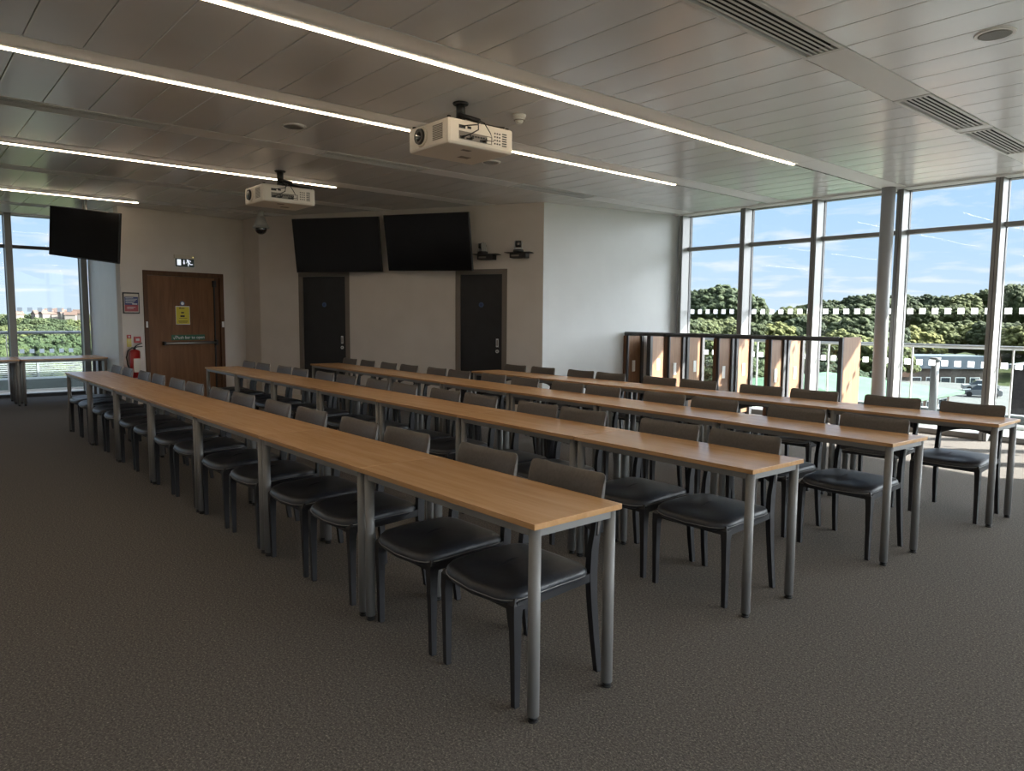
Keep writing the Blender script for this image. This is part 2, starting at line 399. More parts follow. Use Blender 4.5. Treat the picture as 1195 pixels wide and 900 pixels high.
G={-.575:[(-4.3,-.4),(1.66,3.04),(4.42,5.75),(5.88,7.2)],-5.47:[(-4.3,-1.0),(-.99,.41),(1.92,3.23),(4.63,6.05)],-8.63:[(-4.0,-1.05),(-1.04,.45),(1.7,2.9)],-12.0:[(-3.2,-.6),(-.59,.45)],2.7:[(-3,-1.6),(2,3.4)]}
GL={-.575:['out of frame behind the viewer','nearest slotted grille at the top of the picture','slotted grille beyond the plain strip, near the round speaker','slotted grille closest to the right windows'],
    -5.47:['left of frame behind the viewer','slotted grille at the far left, before the plain strip','slotted grille left of the near projector','slotted grille above the two mini cameras'],
    -8.63:['row by the left glazing out of frame','slotted grille at left between the second and third light lines','slotted grille behind the far projector'],
    -12.0:['slotted grille by the left glazing, out of frame','slotted grille closest to the left glazing'],2.7:['grille behind the viewer on the left','grille behind the viewer on the right']}
for c,l in G.items():
    xa,xb=bx[c]; y=YB
    for (ya,yb),lab in zip(l,GL[c]):
        blank(xa,xb,y,ya); vent(xa,xb,ya,yb,'white ceiling '+('' if 'grille' in lab else 'grille ')+lab.replace('slotted grille','grille with dark slots')); y=yb
    blank(xa,xb,y,YR-.16)
# speakers
for (x,y,lab) in ((.253,3.467,'round flush ceiling speaker at the top right corner'),(-4.626,1.247,'round flush ceiling speaker left of the near projector'),(-4.597,3.522,'round flush ceiling speaker right under the near projector')):
    t=empty('ceiling_speaker',(x,y,H),label=lab,cat='speaker')
    MB().cyl((0,0,-.010),(0,0,.0),.105,.11,seg=40).build('rim',M['ceil_trim'],t)
    MB().cyl((0,0,-.014),(0,0,-.0095),.08,.09,seg=40).build('mesh_grille',M['spk'],t)
for (x,y,lab) in ((-10.917,2.227,'small flat white ceiling disc above the wooden door'),(-10.45,2.75,'small flat white ceiling disc between the door and the dome camera')):
    tag(MB().cyl((x,y,H-.014),(x,y,H-.001),.055,.07,seg=28).build('ceiling_disc',M['plastwhite']),lab,'ceiling fitting')
t=empty('smoke_detector',(-2.979,2.517,H),label='white smoke detector on the ceiling right of the near projector',cat='smoke detector')
MB().cyl((0,0,-.03),(0,0,0),.052,.058,seg=28).build('detector_base',M['plastwhite'],t)
MB().cyl((0,0,-.062),(0,0,-.03),.03,.048,seg=28).cyl((0,0,-.075),(0,0,-.062),.02,.03,seg=28).build('detector_head',M['plastwhite'],t)
MB().cyl((0,0,-.05),(0,0,-.045),.046,.046,m=M['grilleg'],seg=28).build('detector_slot',None,t)
t=empty('dome_camera',(-10.05,3.1,H),label='white hanging dome security camera with dark globe',cat='security camera')
MB().cyl((0,0,-.10),(0,0,0),.055,.05,seg=24).cyl((0,0,-.26),(0,0,-.10),.12,.062,seg=28).cyl((0,0,-.285),(0,0,-.26),.135,.13,seg=28).build('camera_housing',M['detgrey'],t)
MB().sphere((0,0,-.29),.098,scale=(1,1,1)).build('dome_globe',M['domedark'],t)
# ------------------------------------------------------------------ right glazing
wn=[1]
def squares(parent,x0,x1,z,yy,m,axis='x',name='marking_squares',s=.072,pitch=.15,off=.04):
    b=MB(); x=x0+off
    while x+s<x1:
        if axis=='x': b.box((x,yy-.002,z),(x+s,yy+.002,z+s))
        else: b.box((yy-.002,x,z),(yy+.002,x+s,z+s))
        x+=pitch
    b.build(name,m,parent)
mx=[-5.63,-4.485,-3.345,-2.20,-1.09,.04,1.17,2.3,3.43,4.56,XN]
YG=YR+.13
for i in range(len(mx)-1):
    xa,xb=mx[i],mx[i+1]; n=wn[0]; wn[0]+=1
    w=empty('window_%d'%n,(xa,YR,0),label='floor to ceiling pane, %s from the white wall in the right-hand glazing'%ordn(i),cat='window',kind='structure')
    d=xb-xa; hw=.042
    MB().box((-hw,-.10,0),(-.004,.17,H+.02),bev=.003).box((.004,-.10,0),(hw,.17,H+.02),bev=.003).build('mullion',M['mullion'],w)
    MB().box((-.005,-.09,0),(.005,.17,H)).box((hw-.001,.10,0),(hw+.008,.155,H)).box((-hw-.008,.10,0),(-hw+.001,.155,H)).build('gasket',M['gasket'],w)
    MB().box((hw,.04,2.585),(d-hw,.16,2.64),bev=.003).build('transom',M['mullion'],w)
    MB().box((hw,.02,0),(d-hw,.18,.07),bev=.003).build('bottom_rail',M['mullion'],w)
    MB().box((hw,.06,H-.03),(d-hw,.18,H+.02)).build('head_rail',M['mullion'],w)
    MB().box((hw+.008,.128,.07),(d-hw-.008,.132,2.585)).build('lower_pane',M['glass'],w)
    MB().box((hw+.008,.128,2.64),(d-hw-.008,.132,H-.03)).build('upper_pane',M['glass'],w)
    squares(w,hw,d-hw,1.545,.122,M['frost'],name='upper_marking_squares'); squares(w,hw,d-hw,.88,.122,M['frost'],name='lower_marking_squares')
ly=[1.13,.02,-1.09,-2.2,-3.31,-4.42,YB]
for i in range(len(ly)-1):
    ya,yb=ly[i],ly[i+1]; n=wn[0]; wn[0]+=1
    w=empty('window_%d'%n,(XL,ya,0),label='floor to ceiling pane, %s from the corner in the left-hand glazing'%ordn(i),cat='window',kind='structure')
    d=yb-ya; hw=.05
    MB().box((-.16,-hw,0),(.08,hw,H+.02),bev=.003).build('mullion',M['mullion'],w)
    MB().box((-.14,hw,0),(-.09,hw+.008,H)).box((-.14,-hw-.008,0),(-.09,-hw,H)).build('gasket',M['gasket'],w)
    MB().box((-.14,d+hw,2.585),(-.03,-hw,2.64),bev=.003).build('transom',M['gasket'],w)
    MB().box((-.16,d+hw,0),(-.02,-hw,.06),bev=.003).build('bottom_rail',M['gasket'],w)
    MB().box((-.16,d+hw,H-.03),(-.04,-hw,H+.02)).build('head_rail',M['mullion'],w)
    MB().box((-.117,d+hw+.008,.06),(-.113,-hw-.008,2.585)).build('lower_pane',M['glass'],w)
    MB().box((-.117,d+hw+.008,2.64),(-.113,-hw-.008,H-.03)).build('upper_pane',M['glass'],w)
    squares(w,d+hw,-hw,1.50,-.108,M['frost'],axis='y',name='upper_marking_squares'); squares(w,d+hw,-hw,.77,-.108,M['frost'],axis='y',name='lower_marking_squares')
ny=[8.62,7.3,6.0,4.7,3.4,2.1,.8,-.5,-1.8,-3.1,-4.4,YB]  # near side glazing: unseen, added to let more daylight into the room
for i in range(len(ny)-1):
    ya,yb=ny[i],ny[i+1]; n=wn[0]; wn[0]+=1
    w=empty('window_%d'%n,(XN,ya,0),label='added floor to ceiling pane, %s from the corner, unseen glazing for extra interior light'%ordn(i),cat='window',kind='structure')
    d=yb-ya; hw=.042
    MB().box((-.10,-hw,0),(.17,hw,H+.02),bev=.003).build('mullion',M['mullion'],w)
    MB().box((.04,d+hw,0),(.16,-hw,.07)).box((.04,d+hw,2.585),(.16,-hw,2.64)).box((.04,d+hw,H-.03),(.16,-hw,H+.02)).build('rails',M['mullion'],w)
    MB().box((.128,d+hw,.07),(.132,-hw,2.585)).build('lower_pane',M['glass'],w)
    MB().box((.128,d+hw,2.64),(.132,-hw,H-.03)).build('upper_pane',M['glass'],w)
tag(MB().box((XN+.2,YB-.3,H+.15),(XN+3.6,8.6,H+.35)).build('roof_canopy',M['ceil_trim']),'added white overhang, unseen, keeping sun off the near side glazing','roof',kind='structure')  # unseen overhang, added to block direct sun through the near side panes
tag(MB().box((XN+.15,YB-.3,-.35),(XN+4,8.6,-.06)).build('ground_terrace',M['deck']),'pale terrace on the near side out of frame','terrace',kind='structure')
t=MB().cyl((-2.295,8.27,0),(-2.295,8.27,H),.082,.082,m=M['column'],seg=32).cyl((-2.295,8.27,0),(-2.295,8.27,.06),.09,.09,m=M['gasket'],seg=32).build('column')
tag(t,'round grey structural column standing just inside the right windows','column',kind='structure')
# ------------------------------------------------------------------ tables
def table_mesh_parent(L,D,name='long_table'):
    t=empty(name)
    MB().box((-L,0,.718),(0,D,.74),bev=.0015).build('tabletop',M['beech'],t)
    r=MB(); z0,z1=.686,.7175
    r.box((-L+.035,.016,z0),(-.035,.044,z1),bev=.002); r.box((-L+.035,D-.044,z0),(-.035,D-.016,z1),bev=.002)
    r.box((-.044,.035,z0),(-.016,D-.035,z1),bev=.002); r.box((-L+.016,.035,z0),(-L+.044,D-.035,z1),bev=.002)
    r.build('under_frame',M['railmetal'],t)
    for x in (-.033,-L+.033):
        for y in (.033,D-.033):
            lg=MB().cyl((x,y,.022),(x,y,.7175),.0225,.0225,seg=20).build('leg',M['legmetal'],t)
            MB().cyl((x,y,.0),(x,y,.008),.019,.021,seg=16).cyl((x,y,.008),(x,y,.0215),.0165,.0165,seg=16).build('foot',M['blackplastic'],lg)
    return t
TL,TD=1.2293,.4601
rowname={1:'front row',2:'second row from the front',3:'third row from the front',4:'back row by the windows'}
rows={1:(0,0,0,7),2:(-.0194,1.4259,-.0297,7),3:(.0912,2.7409,-.0521,7),4:(.2266,4.1703,-.0163,5)}
proto=table_mesh_parent(TL-.004,TD); first=True
endw={0:'nearest table of the ',}
for r,(X0,Y0,a,n) in rows.items():
    for k in range(n):
        o=proto if first else copy_tree(proto); first=False
        d=-(k*TL+.002)
        o.location=(X0+d*math.cos(a),Y0+d*math.sin(a),0); o.rotation_euler=(0,0,a)
        pos='nearest' if k==0 else ('farthest' if k==n-1 else ordn(k)+' from the near end')
        tag(o,'beech topped table, %s, %s'%(pos,rowname[r]),'table','beech tables in four long rows')
for (x,y,lab) in ((-11.93,1.17,'at the return wall, room side'),(-12.40,1.17,'at the return wall, against the glass'),(-11.93,-.07,'left of the joint, room side'),(-12.40,-.07,'left of the joint, against the glass')):
    o=copy_tree(proto); o.location=(x,y,0); o.rotation_euler=(0,0,PI/2)
    tag(o,'table set along the left glazing, '+lab,'table','tables along the left glazing')
    # rotated +90: local -x -> -y, local +y -> -x
# ------------------------------------------------------------------ chairs
def make_chair():
    t=empty('side_chair')
    # seat cushion: lofted superellipse layers
    def outline(w,y0,y1,z,bow,zf=0,n=36,e=5.0,ctr=0):
        pts=[]
        for k in range(n):
            th=2*PI*k/n; c,s=math.cos(th),math.sin(th)
            x=w/2*math.copysign(abs(c)**(2/e),c); y=(y0+y1)/2+(y1-y0)/2*math.copysign(abs(s)**(2/e),s)
            f=1-(x/(w/2))**2; tt=max(0,min(1,((y0+y1)/2-y)/((y1-y0)/2)))
            y-=bow*f*tt
            x*=1-.05*max(0,min(1,(y-y0)/(y1-y0)))
            zz=z-zf*tt**2-.010*f*tt
            pts.append((x,y,zz))
        return pts
    L=[]
    for w,d,z in ((.452,.0,.405),(.472,.004,.412),(.480,.008,.425),(.478,.006,.440),(.462,-.004,.451),(.40,-.03,.4575),(.27,-.08,.460),(.08,-.15,.461)):
        L.append(outline(w,.034-d,.455+d,z,.026,.014,e=6.5))
    MB().loft(L).build('seat',M['leather'],t).data.shade_smooth()
    MB().loft([outline(.484,.026,.462,.4225,.026,.014,e=6.5),outline(.487,.023,.464,.4245,.026,.014,e=6.5),outline(.484,.026,.462,.4265,.026,.014,e=6.5)],caps=False).build('seat_piping',M['piping'],t)
    f=MB()
    def bar(p,q,w,h): 
        f.loft([[(p[0]-w/2,p[1],p[2]-h/2),(p[0]+w/2,p[1],p[2]-h/2),(p[0]+w/2,p[1],p[2]+h/2),(p[0]-w/2,p[1],p[2]+h/2)],
                [(q[0]-w/2,q[1],q[2]-h/2),(q[0]+w/2,q[1],q[2]-h/2),(q[0]+w/2,q[1],q[2]+h/2),(q[0]-w/2,q[1],q[2]+h/2)]],smooth=False)
    for s in (-1,1): bar((s*.220,.045,.39),(s*.208,.455,.41),.03,.035)
    f.box((-.20,.03,.375),(.20,.058,.40)); f.box((-.19,.43,.385),(.19,.455,.425))
    f.build('seat_frame',M['legblack'],t)
    def leg(pts):
        R=[]
        for (x,y,z,w,d) in pts: R.append([(x-w/2,y-d/2,z),(x+w/2,y-d/2,z),(x+w/2,y+d/2,z),(x-w/2,y+d/2,z)])
        b=MB().loft(R,smooth=False); return b
    for s in (-1,1):
        leg([(s*.222,.050,0,.024,.024),(s*.222,.048,.2,.027,.030),(s*.221,.047,.34,.032,.038),(s*.217,.052,.395,.038,.046),(s*.208,.062,.418,.03,.034)]).build('leg',M['legblack'],t)
        leg([(s*.220,.497,0,.024,.026),(s*.217,.478,.15,.026,.031),(s*.213,.463,.32,.028,.036),(s*.210,.460,.42,.030,.042),(s*.209,.467,.52,.028,.040),(s*.209,.483,.60,.026,.034),(s*.209,.500,.70,.022,.026)]).build('leg',M['legblack'],t)
    # curved backrest
    n=18; front=[];R=[]
    def sect(u):
        x=u*.226
        cy=.03*(1-u*u)          # middle pushed back
        zt=.826-.012*(1-u*u)-(.018*max(0,(abs(u)-.93)/.07)**2)
        zb=.560+.055*(1-u*u)**1.0+.02*max(0,(abs(u)-.9)/.1)**2
        th=.017 if abs(u)<.97 else .009
        pts=[]
        m=7
        for k in range(m+1):
            v=k/m; z=zb+(zt-zb)*v; y=.482+cy+(z-.6)*.17
            pts.append((x,y-th*(math.sin(PI*min(1,max(0,v)))**.35 if 0<v<1 else .25),z))
        for k in range(m,-1,-1):
            v=k/m; z=zb+(zt-zb)*v; y=.482+cy+(z-.6)*.17
            pts.append((x,y+th*(math.sin(PI*min(1,max(0,v)))**.35 if 0<v<1 else .25),z))
        return pts
    us=[-1+2*k/n for k in range(n+1)]; us=[-1,-.975]+us[1:-1]+[.975,1]
    MB().loft([sect(u) for u in us]).build('backrest',M['backleather'],t)
    return t
CH={1:[-.373,-.922,-1.632,-2.168,-2.815,-3.385,-4.07,-4.62,-5.30,-5.855,-6.53,-7.10,-7.77,-8.32],
2:[-.39,-.985,-1.69,-2.2,-2.88,-3.40,-4.09,-4.65,-5.30,-5.86,-6.56,-7.12,-7.77,-8.33],
3:[-.36,-.945,-1.65,-2.19,-2.90,-3.41,-4.06,-4.63,-5.32,-5.85,-6.52,-7.11,-7.73,-8.34],
4:[-.345,-.93,-1.62,-2.15,-2.88,-3.42,-4.10,-4.64,-5.29,-5.85]}
ch0=make_chair(); first=True
for r,(X0,Y0,a,nn) in rows.items():
    for k,x in enumerate(CH[r]):
        o=ch0 if first else copy_tree(ch0); first=False
        lo=-(k//2)*TL-TL+.30; hi=-(k//2)*TL-.28; x=max(lo,min(hi,x))
        dy=random.uniform(-.004,.012); rz=a+random.uniform(-.02,.02)
        px=X0+x*math.cos(a)-dy*math.sin(a); py=Y0+x*math.sin(a)+dy*math.cos(a)
        o.location=(px,py,0); o.rotation_euler=(0,0,rz)
        pos='nearest' if k==0 else ('farthest' if k==len(CH[r])-1 else ordn(k)+' from the near end')
        tag(o,'black chair with grey back, %s, %s'%(pos,rowname[r]),'chair','padded chairs behind the long tables')
# ------------------------------------------------------------------ televisions
def tv(pos,yaw_,pit,rol,W,label,wallmount=True):
    n=Vector((math.cos(yaw_)*math.cos(pit),math.sin(yaw_)*math.cos(pit),-math.sin(pit))); r=Vector((-math.sin(yaw_),math.cos(yaw_),0)); u=n.cross(r)
    r2=math.cos(rol)*r+math.sin(rol)*u; u2=-math.sin(rol)*r+math.cos(rol)*u
    t=bpy.data.objects.new('wall_television' if wallmount else 'ceiling_television',None); COL.objects.link(t); tag(t,label,'television')
    t.matrix_world=Matrix(((r2.x,u2.x,n.x,pos[0]),(r2.y,u2.y,n.y,pos[1]),(r2.z,u2.z,n.z,pos[2]),(0,0,0,1)))
    h=W*.5625
    MB().box((-W/2,-h/2,-.045),(W/2,h/2,-.006),bev=.006).box((-W*.3,-h*.33,-.075),(W*.3,h*.33,-.044),bev=.008).build('tv_case',M['bezel'],t)
    MB().box((-W/2+.012,-h/2+.018,-.0062),(W/2-.012,h/2-.012,-.001)).build('screen',M['screen'],t)
    b=MB()
    if wallmount:
        b.box((-.35,-.22,-.10),(-.31,.22,-.074)).box((.31,-.22,-.10),(.35,.22,-.074))
        # arm back to the wall
        b.box((-.06,-.05,-.20),(.06,.05,-.098)).box((-.36,-.03,-.12),(.36,.03,-.099))
        b.box((-.18,-.16,-.235),(.18,.16,-.20))
    b.build('wall_bracket',M['bezel'],t) if wallmount else None
    return t
tv((-9.116,3.964,2.605),-.978,.149,-.001,1.55,'large black flat screen tilted down above the left dark door')
tv((-7.663,4.739,2.598),-1.181,.187,-.022,1.55,'large black flat screen tilted down, right of the pair on the back wall')
t=tv((-10.643,.648,2.641),-.996,.03,-.122,1.30,'black flat screen hanging from the ceiling in front of the left glazing',False)
# bracket + poles (world aligned)
iw=t.matrix_world.inverted()
b=MB()
for dx in (-.03,.03): b.cyl((-10.74+dx,.70+dx*.5,2.66),(-10.74+dx,.70+dx*.5,H),.016,.016,m=M['steel'],seg=12)
b.box((-10.80,.64,H-.012),(-10.68,.76,H-.003),M['steel']); b.box((-10.79,.65,2.55),(-10.70,.75,2.75),M['bezel'])
bmesh.ops.transform(b.bm,matrix=iw,verts=b.bm.verts)
b.build('ceiling_pole',None,t)
# ------------------------------------------------------------------ projectors
def projector(x,y,label):
    z0=2.755; t=empty('projector',(x,y,z0),label=label,cat='projector')
    w,l,h=.54,.64,.195   # x from -w..0, y 0..l
    MB().box((-w,0,0),(0,l,h),bev=.022).build('projector_body',M['projwhite'],t)
    # lens on -y face
    MB().cyl((-w*.66,.0,h*.52),(-w*.66,-.012,h*.52),.078,.074,m=M['projwhite'],seg=32).cyl((-w*.66,-.012,h*.52),(-w*.66,-.03,h*.52),.062,.058,m=M['blackplastic'],seg=32).build('lens_ring',None,t)
    MB().sphere((-w*.66,-.022,h*.52),.043,scale=(1,.45,1)).build('lens',M['lens'],t)
    g=MB()
    for k in range(9): g.box((-.20,-.003,.045+k*.013),(-.07,.002,.052+k*.013))
    g.build('front_grille',M['grilleg'],t)
    # connector side (+x)
    c=MB(); bk=M['blackplastic']; gr=M['grilleg']
    c.box((-.002,.10,.045),(.0015,.42,.105),gr)
    for k in range(7): c.box((.001,.20+.026*k,.075),(.0035,.218+.026*k,.087),bk)
    c.box((.001,.11,.05),(.004,.15,.068),bk).box((.001,.17,.05),(.004,.22,.062),bk).box((.001,.30,.05),(.004,.36,.066),bk).box((.001,.37,.05),(.004,.41,.098),M['projwhite'])
    c.box((-.001,.10,.125),(.003,.16,.150),bk).box((-.001,.18,.13),(.003,.215,.148),bk)
    for a in range(3):
        for bb in range(4): c.box((-.001,.445+.024*a,.055+.026*bb),(.0025,.457+.024*a,.066+.026*bb),bk)
    for k in range(6): c.box((-.001,.525,.05+.018*k),(.0025,.57,.058+.018*k),bk)
    c.build('connector_panel',None,t)
    for yy in (.13,.21,.34):
        MB().cyl((.0,yy,.06),(.035,yy,.06),.011,.009,seg=10).build('cable_plug',bk,t)
    MB().tube([(.035,.13,.06),(.07,.16,.075),(.06,.24,.12),(.02,.27,.2),(-.1,.28,.25)],.005,seg=6).build('cable',bk,t)
    MB().tube([(.035,.34,.06),(.08,.37,.05),(.07,.35,.11),(.03,.32,.19),(-.1,.3,.25)],.004,seg=6).build('cable',bk,t)
    MB().tube([(.003,.13,.138),(.05,.15,.14),(.05,.24,.16),(.0,.30,.21),(-.12,.31,.25)],.005,seg=6).build('cable',bk,t)
    MB().box((-.36,.35,-.002),(-.30,.45,.001)).box((-.14,.22,-.002),(-.10,.30,.001)).build('underside_label',M['grilleg'],t)
    mm=MB(); cc=MB()
    mx_,my_=-.30,.34
    mm.box((mx_-.14,my_-.12,h),(mx_+.14,my_+.12,h+.012)).cyl((mx_,my_,h+.012),(mx_,my_,h+.10),.045,.04,seg=20)
    mm.cyl((mx_,my_,h+.10),(mx_,my_,H-z0-.006),.036,.036,seg=20).cyl((mx_,my_,H-z0-.018),(mx_,my_,H-z0-.004),.06,.065,seg=24)
    for sx,sy in ((-.03,.03),(-.5,.03),(-.03,.6),(-.5,.6)): MB().cyl((sx,sy,h),(sx,sy,h+.012),.016,.014,seg=12).build('foot_knob',bk,t)
    cc.tube([(mx_,my_,h+.07),(mx_+.1,my_+.1,h+.05),(mx_+.2,my_+.2,h+.02),(-.05,my_+.25,h+.012)],.014,seg=8)
    cc.tube([(mx_+.02,my_,h+.08),(mx_+.07,my_-.05,h+.1),(mx_+.12,my_+.1,h+.07)],.02,seg=8)
    mm.build('ceiling_mount',bk,t); cc.build('cable_bundle',bk,t)
projector(-2.735,1.60,'white ceiling projector with side ports and cables, larger and nearer one')
projector(-6.385,1.655,'white ceiling projector with side ports and cables, smaller and farther one')
# ------------------------------------------------------------------ doors
def wm(mt,x,y,z): return mt@Vector((x,y,z))
# door_1 oak exit door on wall_left, local x along wall, y outward(+), room at -y
d1=bpy.data.objects.new('door_1',None); COL.objects.link(d1); d1.matrix_world=mtD; tag(d1,'wooden fire exit door with a push bar, set in a dark wood frame','door',kind='structure')
MB().box((.345,-.018,0),(.415,.14,2.18),bev=.004).box((1.665,-.018,0),(1.735,.14,2.18),bev=.004).box((.345,-.018,2.11),(1.735,.14,2.185),bev=.004).build('door_frame',M['darkwood'],d1)
leaf=MB().box((.418,.02,.008),(1.585,.065,2.107),bev=.002).build('door_leaf',M['oakdoor'],d1)
MB().box((1.588,.02,.008),(1.662,.065,2.107),bev=.002).build('side_leaf',M['darkwood'],d1)
pb=MB(); pb.cyl((.66,-.045,.985),(1.57,-.045,.985),.013,.013,m=M['steel'],seg=16)
pb.box((.635,-.06,.955),(.67,.02,1.015),M['blackplastic'],bev=.005); pb.box((1.545,-.06,.94),(1.585,.02,1.03),M['blackplastic'],bev=.005); pb.box((.66,-.02,.962),(1.56,-.005,.972),M['blackplastic']); pb.box((.66,-.02,.998),(1.56,-.005,1.008),M['blackplastic'])
pb.build('push_bar',None,d1)
pr_=MB().box((1.557,-.006,1.03),(1.573,.02,1.98)).box((1.555,-.006,.02),(1.571,.02,.94)).box((1.535,-.03,1.95),(1.59,.02,2.06),bev=.006); pr_.build('vertical_bolt',M['blackplastic'],d1)
MB().box((.365,-.03,1.25),(.395,-.018,1.35),bev=.004).box((1.68,-.03,1.25),(1.72,-.018,1.35),bev=.004).build('door_contact',M['signwhite'],d1)
tag(MB().box((.885,.014,1.31),(1.115,.0195,1.60)).build('yellow_notice',M['signyellow'],d1),'bright yellow paper notice in a clear sleeve')
MB().box((.878,.0172,1.30),(1.122,.0197,1.61)).build('notice_sleeve',M['signwhite'],d1)
nt=MB(); 
for (a,bb,z,h_) in ((.94,.965,1.575,.02),(.97,1.03,1.572,.012),(.97,1.02,1.50,.022),(.955,1.03,1.44,.03),(.93,1.07,1.405,.006),(.92,1.08,1.355,.012),(.93,1.07,1.335,.007)): nt.box((a,.0125,z-h_/2),(bb,.0142,z+h_/2))
nt.build('notice_lettering',M['ink'],d1)
rot=Matrix(((1,0,0,0),(0,0,-1,0),(0,1,0,0),(0,0,0,1)))   # text plane x right, z up, facing -y
def onwall(x,y,z): return Matrix.Translation((x,y,z))@rot
disc=MB().cyl((.995,.008,1.655),(.995,.02,1.655),.04,.04,seg=28).build('blue_disc',M['doordisc'],d1)
MB().cyl((.995,.006,1.655),(.995,.0085,1.655),.026,.026,seg=20).build('disc_symbol',M['signwhite'],d1)
gs=MB().box((.79,.008,1.035),(1.375,.0195,1.125)).build('push_bar_sign',M['signgreen'],d1); tag(gs,'dark green Push bar to open sign')
text_mesh('sign_lettering','Push bar to open',.072,M['signwhite'],d1,onwall(1.115,.0075,1.078))
tk=MB().tube([(.815,.006,1.08),(.832,.006,1.052),(.865,.006,1.112)],.006,seg=6); tk.build('tick_mark',M['signwhite'],d1)
# dark doors on wall_back
def darkdoor(n,x0,x1,label):
    d=bpy.data.objects.new('door_%d'%n,None); COL.objects.link(d); d.matrix_world=mtW; tag(d,label,'door',kind='structure')
    MB().box((x0-.045,-.012,0),(x0+.035,.13,2.165),bev=.003).box((x1-.035,-.012,0),(x1+.045,.13,2.165),bev=.003).box((x0-.045,-.012,2.125),(x1+.045,.13,2.20),bev=.003).build('door_frame',M['doorframe'],d)
    MB().box((x0+.038,.012,.008),(x1-.038,.055,2.122),bev=.002).build('door_leaf',M['darkdoor'],d)
    MB().cyl(((x0+x1)/2+.0,.004,1.652),((x0+x1)/2,.012,1.652),.04,.04,m=M['doordisc'],seg=28).cyl(((x0+x1)/2+.0,.0025,1.652),((x0+x1)/2,.0042,1.652),.02,.02,m=M['signblue'],seg=20).build('blue_disc',None,d)
    hx=x1-.115
    MB().box((hx-.022,.005,1.0),(hx+.022,.012,1.13),M['steel'],bev=.004).box((hx-.008,-.003,1.02),(hx+.008,.006,1.11),M['doorframe']).build('pull_plate',None,d)
    MB().cyl((hx,.0,.935),(hx,.012,.935),.027,.027,m=M['steel'],seg=20).cyl((hx,-.002,.935),(hx,.001,.935),.009,.009,m=M['blackplastic'],seg=12).build('lock_cylinder',None,d)
darkdoor(2,.865,1.785,'left dark grey door under the large screens')
darkdoor(3,3.82,4.595,'right dark grey door beside the mini cameras')
# wall items by the oak door (same local frame)
def wallthing(name,mt,x,z,label,cat):
    o=bpy.data.objects.new(name,None); COL.objects.link(o); o.matrix_world=mt@Matrix.Translation((x,0,z)); tag(o,label,cat); return o
t=wallthing('framed_notice',mtD,.146,1.645,'black framed navy and red poster left of the wooden door','picture')
MB().box((-.128,-.022,-.17),(.128,-.002,.17),bev=.003).build('picture_frame',M['blackplastic'],t)
MB().box((-.112,-.0235,-.148),(.112,-.0215,.148)).build('paper',M['cream'],t)
MB().box((-.105,-.0245,-.03),(.105,-.0232,.10)).build('navy_panel',M['posterblue'],t)
MB().box((-.105,-.0245,-.135),(.105,-.0232,-.03)).build('red_panel',M['postered'],t)
k=MB()
for i in range(5): k.box((-.09,-.0255,.08-.02*i),(.03+.02*((i*7)%4),-.0244,.086-.02*i))
k.box((.01,-.0255,-.022),(.09,-.0244,-.008)); k.box((-.07,-.0255,-.07),(.06,-.0244,-.064)); k.box((-.07,-.0255,-.09),(.03,-.0244,-.084)); k.build('printed_lines',M['signwhite'],t)
t=wallthing('extinguisher_sign',mtD,.095,1.04,'tall narrow gold and red instruction sign above the extinguisher','sign')
MB().box((-.034,-.006,-.095),(.034,-.002,.095)).build('sign_plate',M['signyellow'],t)
MB().box((-.034,-.0075,.035),(.034,-.0058,.095)).build('sign_header',M['signred'],t)
k=MB()
for i in range(6): k.box((-.026,-.0085,.02-.019*i),(.026,-.0058,.027-.019*i))
k.box((-.01,-.0085,.05),(.012,-.0072,.08)); k.build('sign_print',M['cream'],t)
t=wallthing('fire_action_sign',mtD,.222,1.055,'small red sign with a white centre beside the wooden door','sign')
MB().box((-.054,-.02,-.05),(.054,-.002,.05),bev=.003).build('sign_box',M['signred'],t)
MB().box((-.028,-.0215,-.018),(.028,-.0195,.018),bev=.002).build('sign_centre',M['signwhite'],t)
t=wallthing('fire_extinguisher',mtD,.135,.46,'red fire extinguisher with black hose on the cream wall','fire extinguisher')
MB().cyl((0,-.10,-.01),(0,-.10,.40),.078,.078,seg=28).sphere((0,-.10,.40),.078,scale=(1,1,.55)).build('cylinder',M['red'],t)
MB().box((-.055,-.182,.08),(.055,-.172,.30),bev=.002).build('cylinder_label',M['cream'],t)
MB().cyl((0,-.10,.43),(0,-.10,.48),.02,.018,m=M['blackplastic'],seg=14).tube([(0,-.10,.48),(.03,-.12,.51),(.10,-.15,.545)],.008,M['blackplastic']).tube([(0,-.10,.475),(.04,-.13,.485),(.10,-.16,.49)],.007,M['blackplastic']).build('valve_handle',None,t)
MB().tube([(0,-.11,.465),(-.05,-.11,.47),(-.11,-.11,.42),(-.135,-.11,.32),(-.12,-.11,.2),(-.085,-.11,.12),(-.08,-.11,.04)],.011,seg=8).build('hose',M['blackplastic'],t)
MB().box((-.03,-.03,.25),(.03,-.002,.36)).build('wall_hook',M['blackplastic'],t)
t=wallthing('exit_sign',mtD,1.04,2.37,'illuminated running figure exit sign above the wooden door','exit sign')
MB().box((-.175,-.05,.035),(.175,-.002,.10),bev=.004).build('sign_housing',M['cream'],t)
MB().box((-.165,-.03,-.10),(.165,-.018,.034)).build('sign_panel',M['signgrey'],t)
MB().box((-.172,-.034,-.108),(-.163,-.014,.034)).box((.163,-.034,-.108),(.172,-.014,.034)).box((-.172,-.034,-.110),(.172,-.014,-.100)).build('sign_edge',M['signwhite'],t)
k=MB(); y_=-.0315
k.box((-.13,y_,-.075),(-.065,y_+.0025,.022))
k.box((-.02,y_,-.03),(-.005,y_+.0025,.015))
k.prism([(-.03,0),(.005,0),(-.0125,-.035)],0,.0025) if False else None
